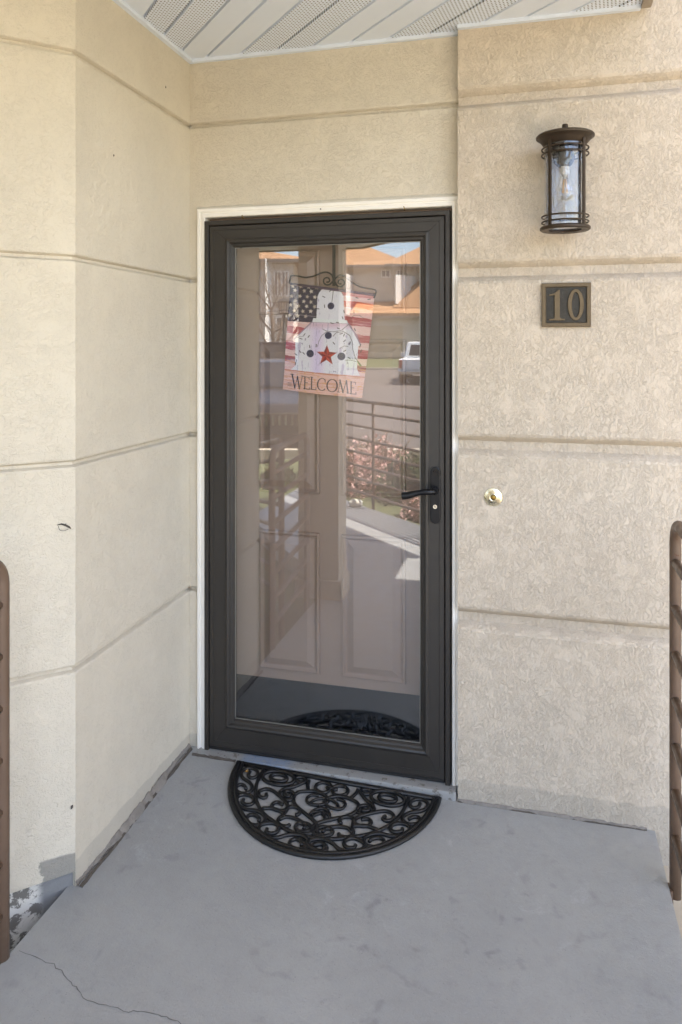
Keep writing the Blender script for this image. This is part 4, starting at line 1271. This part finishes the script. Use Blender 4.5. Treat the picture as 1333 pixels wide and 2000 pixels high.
# garage block
wG = lbox('wall', A, (P1(690), -3.2, 0.5), (P1(930), 0, Z1(611)), 'stucco_far', th1)
gd_ = lbox('garage_door', A, (P1(700), 0.0, 0.9), (P1(787), 0.04, Z1(636)), 'garage', th1)
for r_ in range(4):
    for c_ in range(4):
        zz = 0.95 + r_ * (Z1(636) - 0.95) / 4; xx = P1(700) + 0.05 + c_ * (P1(787) - P1(700)) / 4
        lbox('door_panel', A, (xx + 0.04, 0.04, zz + 0.05), (xx + (P1(787) - P1(700)) / 4 - 0.08, 0.075, zz + (Z1(636) - 0.95) / 4 - 0.05), 'garage', gd_)
# shed roofs of the garage rising to the house wall
def shed(name, pts):
    k = len(pts)
    vs_ = [(x, y, z) for x, y, z in pts] + [(x, y, z - 0.18) for x, y, z in pts]
    fs = [tuple(range(k)), tuple(range(k, 2 * k))[::-1]] + [(i, (i + 1) % k, k + (i + 1) % k, k + i) for i in range(k)]
    return lmesh(name, A, vs_, fs, 'shingle', th1)
shed('roof', [(P1(683), 0.4, Z1(612)), (P1(940), 0.4, Z1(612)), (P1(940), -2.9, Z1(583)), (P1(702), -2.9, Z1(583))])
shed('roof', [(P1(772), -0.9, Z1(598)), (P1(960), -0.9, Z1(598)), (P1(960), -2.6, Z1(500)), (P1(880), -2.6, Z1(500)), (P1(772), -2.6, Z1(584))])
lbox('eave_board', A, (P1(683), 0.36, Z1(612) - 0.3), (P1(940), 0.43, Z1(612) - 0.185), 'fascia', th1)
# angled sunlit bays
def bay(px0, px1, z0, z1, dep=1.0):
    x0, x1 = P1(px0), P1(px1)
    vs_ = [(x0, -3.1, z0), (x0, -3.1 + dep, z0), (x1, -3.1, z0), (x0, -3.1, z1), (x0, -3.1 + dep, z1), (x1, -3.1, z1)]
    b = lmesh('bay_wall', A, vs_, [(0, 2, 1), (3, 4, 5), (0, 1, 4, 3), (1, 2, 5, 4), (2, 0, 3, 5)], 'trim_white', th1)
    return b
bay(671, 694, Z1(612), Z1(530), 2.6)
bay(777, 826, Z1(590), Z1(531), 1.6)

D2 = 39.0
B = frame_at(D2, 0)
P2 = lambda px: lat(px, D2)
Z2 = lambda py: hz(py, D2)
th2 = thing('townhouse', 'pale townhouse with tall windows behind bare branches, left in the glass', 'house', tuple(out_pt(D2, P2(530), 0.2)))
wB = lbox('wall', B, (P2(380), -7, -0.2), (P2(572), -0.5, Z2(508)), 'stucco_far', th2)
bands(B, P2(380), P2(572), -0.5, 0.3, Z2(510), 0.61, 'stucco_far', wB)
win(B, P2(536), P2(547), Z2(575), Z2(530), -0.44, wB)
win(B, P2(551), P2(561), Z2(575), Z2(530), -0.44, wB)
win(B, P2(540), P2(561), Z2(634), Z2(620), -0.44, wB)
hip('roof', B, P2(380), P2(590), -7, -0.4, Z2(505), Z2(470), 'shingle', th2)
x0, x1 = P2(519), P2(531)
lmesh('bay_wall', B, [(x0, -0.5, 0), (x0, 0.35, 0), (x1 + 0.1, -0.5, 0), (x0, -0.5, Z2(506)), (x0, 0.25, Z2(506)), (x1, -0.5, Z2(506))], [(0, 2, 1), (3, 4, 5), (0, 1, 4, 3), (1, 2, 5, 4), (2, 0, 3, 5)], 'trim_white', th2)

# ---------------- vehicles
def vehicle(root, mt, prof, hw, cab, cab_hw, paint, wheels, wr=0.34, wt=0.22):
    """prof / cab: side outlines (x forward, z); the cabin tapers to cab_hw"""
    def side(name, pl, h0, h1, zlo, zhi, mat, par, bev):
        bm = bmesh.new()
        def yy(z): return h0 + (h1 - h0) * min(max((z - zlo) / (zhi - zlo), 0), 1)
        a = [bm.verts.new((x, -yy(z), z)) for x, z in pl]; b = [bm.verts.new((x, yy(z), z)) for x, z in pl]
        n = len(pl)
        bm.faces.new(a); bm.faces.new(b[::-1])
        for i in range(n): bm.faces.new((a[i], a[(i + 1) % n], b[(i + 1) % n], b[i]))
        bmesh.ops.recalc_face_normals(bm, faces=bm.faces)
        es = [e for e in bm.edges if e.calc_face_angle(0) > R(20)]
        bmesh.ops.bevel(bm, geom=es, offset=bev, segments=3, profile=0.6, affect='EDGES')
        for v in bm.verts: v.co = mt @ v.co
        return from_bm(name, bm, mat, par, True)
    zs = [z for _, z in prof]
    body = side('body', prof, hw, hw * 0.97, min(zs), max(zs), paint, root, 0.05)
    cz = [z for _, z in cab]
    c = side('cabin', cab, cab_hw[0], cab_hw[1], min(cz), max(cz), paint, root, 0.05)
    for x in wheels:
        for s in (-1, 1):
            P = [(0.0, -wt / 2), (wr * 0.62, -wt / 2), (wr * 0.95, -wt / 2), (wr, -wt / 2 + 0.03), (wr, wt / 2 - 0.03), (wr * 0.95, wt / 2), (wr * 0.62, wt / 2), (0, wt / 2)]
            vs_, fs = [], []
            for (r_, y_) in P:
                for k in range(24):
                    a = 2 * math.pi * k / 24
                    vs_.append((x + r_ * math.cos(a), s * (hw - wt / 2 + 0.02) + y_, wr + r_ * math.sin(a)))
            for i in range(len(P) - 1):
                for k in range(24):
                    l = (k + 1) % 24
                    fs.append((i * 24 + k, i * 24 + l, (i + 1) * 24 + l, (i + 1) * 24 + k))
            w = lmesh('wheel', mt, vs_, fs, 'tyre', root, True)
            vs_, fs = [], []
            for r_, y_ in ((wr * 0.6, hw + 0.022), (wr * 0.5, hw + 0.028), (0.0, hw + 0.03)):
                for k in range(20):
                    a = 2 * math.pi * k / 20
                    vs_.append((x + r_ * math.cos(a), s * y_, wr + r_ * math.sin(a)))
            for i in range(2):
                for k in range(20):
                    l = (k + 1) % 20
                    fs.append((i * 20 + k, i * 20 + l, (i + 1) * 20 + l, (i + 1) * 20 + k))
            lmesh('rim', mt, vs_, fs, 'chrome', w)
    return body, c
def quadp(name, mt, pts, mat, par):
    return lmesh(name, mt, pts, [(0, 1, 2, 3)], mat, par)
# dark sedan nose-in at the near kerb
dC = 11.95
cc = thing('parked_car', 'dark grey car parked nose first with chrome toothed grille', 'car', tuple(out_pt(dC, lat(540, dC), -0.1)))
MC = frame_at(dC, lat(540, dC), -0.096, R(90))   # local x towards the door
SED = [(0.0, 0.28), (0.02, 0.62), (-0.08, 0.78), (-0.9, 0.93), (-1.25, 0.98), (-3.6, 1.02), (-4.5, 1.0), (-4.62, 0.7), (-4.6, 0.3)]
CAB = [(-1.15, 0.95), (-1.95, 1.42), (-2.4, 1.48), (-3.3, 1.45), (-4.1, 1.02)]
bd, cb = vehicle(cc, MC, SED, 0.90, CAB, (0.82, 0.62), 'car_dark', (-0.85, -3.65))
quadp('windscreen', MC, [(-1.20, -0.72, 1.0), (-1.20, 0.72, 1.0), (-1.88, 0.60, 1.41), (-1.88, -0.60, 1.41)], 'car_glass', cb)
for i in range(8):
    y = -0.36 + i * 0.103
    lbox('grille_bar', MC, (0.0, y - 0.018, 0.44), (0.045, y + 0.018, 0.60), 'chrome', bd, 0.006)
lbox('grille', MC, (0.0, -0.42, 0.42), (0.03, 0.42, 0.62), 'gasket', bd)
lbox('grille_trim', MC, (0.0, -0.44, 0.62), (0.05, 0.44, 0.645), 'chrome', bd)
for s in (-1, 1):
    lbox('headlight', MC, (-0.10, s * 0.66 - 0.18, 0.52), (0.045, s * 0.66 + 0.18, 0.68), 'chrome', bd, 0.03)
    lbox('mirror', MC, (-1.45, s * 1.0 - 0.1, 0.98), (-1.3, s * 1.0 + 0.1, 1.12), 'car_dark', bd, 0.03)
lbox('number_plate', MC, (0.03, -0.16, 0.30), (0.055, 0.16, 0.40), 'car_dark', bd)
# dark off-roader with a spare wheel, further out
dJ = 22.0
jj = thing('parked_car', 'black boxy off-roader with spare wheel on its tail', 'car', tuple(out_pt(dJ, lat(500, dJ), -0.1)))
MJ = frame_at(dJ, lat(500, dJ), -0.096, R(-70))
JB = [(0.0, 0.45), (0.0, 1.15), (3.9, 1.15), (4.1, 0.95), (4.1, 0.45)]
JC = [(0.02, 1.12), (0.1, 1.85), (2.5, 1.85), (2.9, 1.12)]
bj, cj = vehicle(jj, MJ, JB, 0.92, JC, (0.88, 0.8), 'car_black', (0.75, 3.3), 0.4, 0.26)
quadp('rear_window', MJ, [(0.02, -0.6, 1.25), (0.02, 0.6, 1.25), (0.07, 0.6, 1.72), (0.07, -0.6, 1.72)], 'car_glass', cj)
vs_, fs = [], []
prf = [(0.0, -0.26), (0.2, -0.26), (0.22, -0.23), (0.37, -0.24), (0.4, -0.18), (0.4, -0.05), (0.3, 0.0)]
for r_, x_ in prf:
    for k in range(24):
        a = 2 * math.pi * k / 24
        vs_.append((x_, r_ * math.cos(a), 1.22 + r_ * math.sin(a)))
for i in range(len(prf) - 1):
    for k in range(24):
        l = (k + 1) % 24
        fs.append((i * 24 + k, i * 24 + l, (i + 1) * 24 + l, (i + 1) * 24 + k))
lmesh('spare_wheel', MJ, vs_, fs, 'tyre', jj, True)
# white pickup seen from behind
dT = 32.0
tz = -0.10 + 0.4 * (dT - 30) / 12
tt = thing('pickup_truck', 'white pickup truck seen from behind at the right edge of the glass', 'truck', tuple(out_pt(dT, lat(826, dT), tz)))
MT = frame_at(dT, lat(822, dT), tz, R(-90 + 10))   # local x away from the door
TB = [(0.0, 0.55), (0.0, 1.12), (2.0, 1.15), (4.2, 1.15), (5.45, 1.08), (5.6, 0.8), (5.6, 0.5)]
TC = [(1.95, 1.1), (2.1, 1.88), (3.6, 1.9), (4.5, 1.12)]
bt, ct = vehicle(tt, MT, TB, 0.98, TC, (0.92, 0.74), 'car_white', (1.1, 4.6), 0.42, 0.27)
quadp('rear_window', MT, [(1.95, -0.66, 1.25), (1.95, 0.66, 1.25), (2.035, 0.58, 1.74), (2.035, -0.58, 1.74)], 'car_glass', ct)
lbox('tailgate', MT, (-0.04, -0.78, 0.66), (0.02, 0.78, 1.10), 'car_white', bt, 0.02)
lbox('bumper', MT, (-0.18, -0.95, 0.46), (0.05, 0.95, 0.62), 'chrome', bt, 0.03)
for s in (-1, 1):
    lbox('tail_light', MT, (-0.05, s * 0.88 - 0.07, 0.72), (0.02, s * 0.88 + 0.07, 1.08), 'tail_red', bt, 0.015)
    lbox('mirror', MT, (3.95, s * 1.12 - 0.12, 1.15), (4.12, s * 1.12 + 0.12, 1.38), 'car_white', bt, 0.03)
    quadp('side_window', MT, [(2.15, s * 0.912, 1.22), (4.2, s * 0.912, 1.22), (3.6, s * 0.785, 1.78), (2.2, s * 0.785, 1.78)], 'car_glass', ct)

# ---------------- lamp post
dL = 17.0
lp = out_pt(dL, lat(555, dL), -0.14)
lamp = thing('lamp_post', 'slim dark lamp post with box lantern among bare branches', 'lamp post', tuple(lp))
tube('pole', [lp, lp + Vector((0, 0, 1.2)), lp + Vector((0, 0, hz(612, dL) + 0.14))], 0.035, 'iron', lamp, 10)
zt = hz(612, dL)
for q in range(4):
    a = R(45 + 90 * q)
    tube('cage_bar', [(lp.x + 0.11 * math.cos(a), lp.y + 0.11 * math.sin(a), zt), (lp.x + 0.14 * math.cos(a), lp.y + 0.14 * math.sin(a), zt + 0.26)], 0.012, 'iron', lamp, 6)
lathe('lamp_cap', [(0.0, 0.38), (0.02, 0.36), (0.17, 0.27), (0.17, 0.25), (0.0, 0.25)], (lp.x, lp.y, zt), 'iron', lamp, 16)
lathe('lamp_base', [(0.0, 0.0), (0.12, 0.0), (0.12, 0.02), (0.04, 0.02)], (lp.x, lp.y, zt - 0.01), 'iron', lamp, 16)

# ---------------- bare tree
def bare_tree(d, px, h, seed, label):
    rnd = random.Random(seed)
    p = out_pt(d, lat(px, d), -0.14)
    t = thing('bare_tree', label, 'tree', tuple(p))
    tv, tf, bv, bf = [], [], [], []
    def add(V, F, pts, r):
        v, f = sweep(pts, r, 5)
        o = len(V); V += v; F += [tuple(i + o for i in q) for q in f]
    def grow(base, dirn, ln, r, lev):
        pts = [base]; dd = dirn.copy(); n = 4
        for i in range(n):
            dd = (dd + Vector((rnd.uniform(-.25, .25), rnd.uniform(-.25, .25), rnd.uniform(-.05, .2)))).normalized()
            pts.append(pts[-1] + dd * ln / n)
        rs = [r * (1 - 0.55 * i / n) for i in range(n + 1)]
        if lev == 0: add(tv, tf, pts, rs)
        else: add(bv, bf, pts, rs)
        if lev >= 4: return
        for k in range((7, 5, 4, 4)[lev]):
            i = rnd.randint(1 if lev else 2, n)
            side = Vector((rnd.uniform(-1, 1), rnd.uniform(-1, 1), rnd.uniform(0.0, 0.8))).normalized()
            grow(pts[i], (dd * 0.5 + side).normalized(), ln * rnd.uniform(0.42, 0.68), rs[i] * 0.6, lev + 1)
    grow(p, Vector((0, 0, 1)), h * 0.5, 0.09, 0)
    mesh('trunk', tv, tf, 'bark', t, True)
    mesh('crown', bv, bf, 'bark', t, True)
bare_tree(24, 528, 6.0, 5, 'bare spring tree with thin pale branches, left in the glass')
bare_tree(33, 548, 6.5, 8, 'smaller bare tree close to the far tall windows')

# ---------------- shrubs by the railing
def shrub(name, label, cat, loc, rx, rz, seed, nleaf, leafmat, lsize, nbl=0, blmat='blossom', blsize=0.03, group=None):
    rnd = random.Random(seed)
    t = thing(name, label, cat, tuple(loc), group)
    V, F = [], []
    for k in range(16):
        a = rnd.uniform(0, 2 * math.pi); s = rnd.uniform(0.3, 0.95)
        e = loc + Vector((math.cos(a) * rx * s, math.sin(a) * rx * s, rz * rnd.uniform(0.6, 1.0)))
        m = loc.lerp(e, 0.5) + Vector((rnd.uniform(-.06, .06), rnd.uniform(-.06, .06), 0.06))
        v, f = sweep([loc + Vector((0, 0, -0.02)), m, e], [0.012, 0.008, 0.004], 5)
        o = len(V); V += v; F += [tuple(i + o for i in q) for q in f]
    mesh('stems', V, F, 'bark', t, True)
    def cloud(n, size, shell):
        V, F = [], []
        for k in range(n):
            while True:
                u = Vector((rnd.uniform(-1, 1), rnd.uniform(-1, 1), rnd.uniform(0, 1)))
                if shell < u.length < 1: break
            lump = 0.82 + 0.18 * math.sin(u.x * 9 + seed) * math.cos(u.y * 8)
            c = loc + Vector((u.x * rx, u.y * rx, u.z * rz)) * lump
            n_ = Vector((rnd.gauss(0, 1), rnd.gauss(0, 1), rnd.gauss(0.6, 1))).normalized()
            a = n_.orthogonal().normalized(); b = n_.cross(a)
            s = size * rnd.uniform(0.6, 1.3)
            o = len(V)
            V += [c - a * s, c + b * s * 0.5 + n_ * s * 0.2, c + a * s, c - b * s * 0.5 + n_ * s * 0.2]
            F.append((o, o + 1, o + 2, o + 3))
        return V, F
    v, f = cloud(nleaf, lsize, 0.25)
    mesh('foliage', v, f, leafmat, t)
    if nbl:
        v, f = cloud(nbl, blsize, 0.55)
        mesh('blossoms', v, f, blmat, t)
gnd = -0.14
for i, (d, px, rx, rz, txt) in enumerate(((8.9, 690, 0.50, 0.66, 'pink flowering shrub nearest the pillar behind the railing'), (9.4, 742, 0.52, 0.72, 'pink flowering shrub behind the middle railing post'), (9.2, 782, 0.30, 0.40, 'low pink flowering shrub in front of the green juniper'), (7.6, 835, 0.34, 0.3, 'small pink flowering shrub at the foot of the railing'))):
    shrub('flowering_shrub', txt, 'shrub', out_pt(d, lat(px, d), gnd), rx, rz, 30 + i, 900, 'leaf_green', 0.022, 1900, 'blossom', 0.026, 'pink shrubs behind the railing')
for i, (d, px, rx, rz, txt) in enumerate(((8.5, 812, 0.55, 0.60, 'green juniper shrub right of the pink flowers'), (8.3, 862, 0.5, 0.45, 'low green juniper by the right end of the railing'), (10.0, 640, 0.5, 0.45, 'green juniper half hidden behind the pillar'), (9.3, 545, 0.28, 0.3, 'small green plant in the lawn before the grey car'))):
    shrub('juniper_shrub', txt, 'shrub', out_pt(d, lat(px, d), gnd), rx, rz, 50 + i, 3200, 'leaf_green', 0.03, 0, group='green shrubs in the bed')
# white stone on the slab by the pillar
bm = bmesh.new()
bmesh.ops.create_icosphere(bm, subdivisions=3, radius=1)
sp_ = Vector((-1.74, -4.56, 0.035))
for v in bm.verts:
    k = 1 + 0.12 * math.sin(3 * v.co.x + 1) * math.cos(2.5 * v.co.y)
    v.co = Vector((v.co.x * 0.08 * k, v.co.y * 0.06 * k, v.co.z * 0.04)) + sp_
st = from_bm('garden_stone', bm, 'stone_white', None, True)
tag(st, 'smooth white stone on the porch floor under the far railing', 'stone')
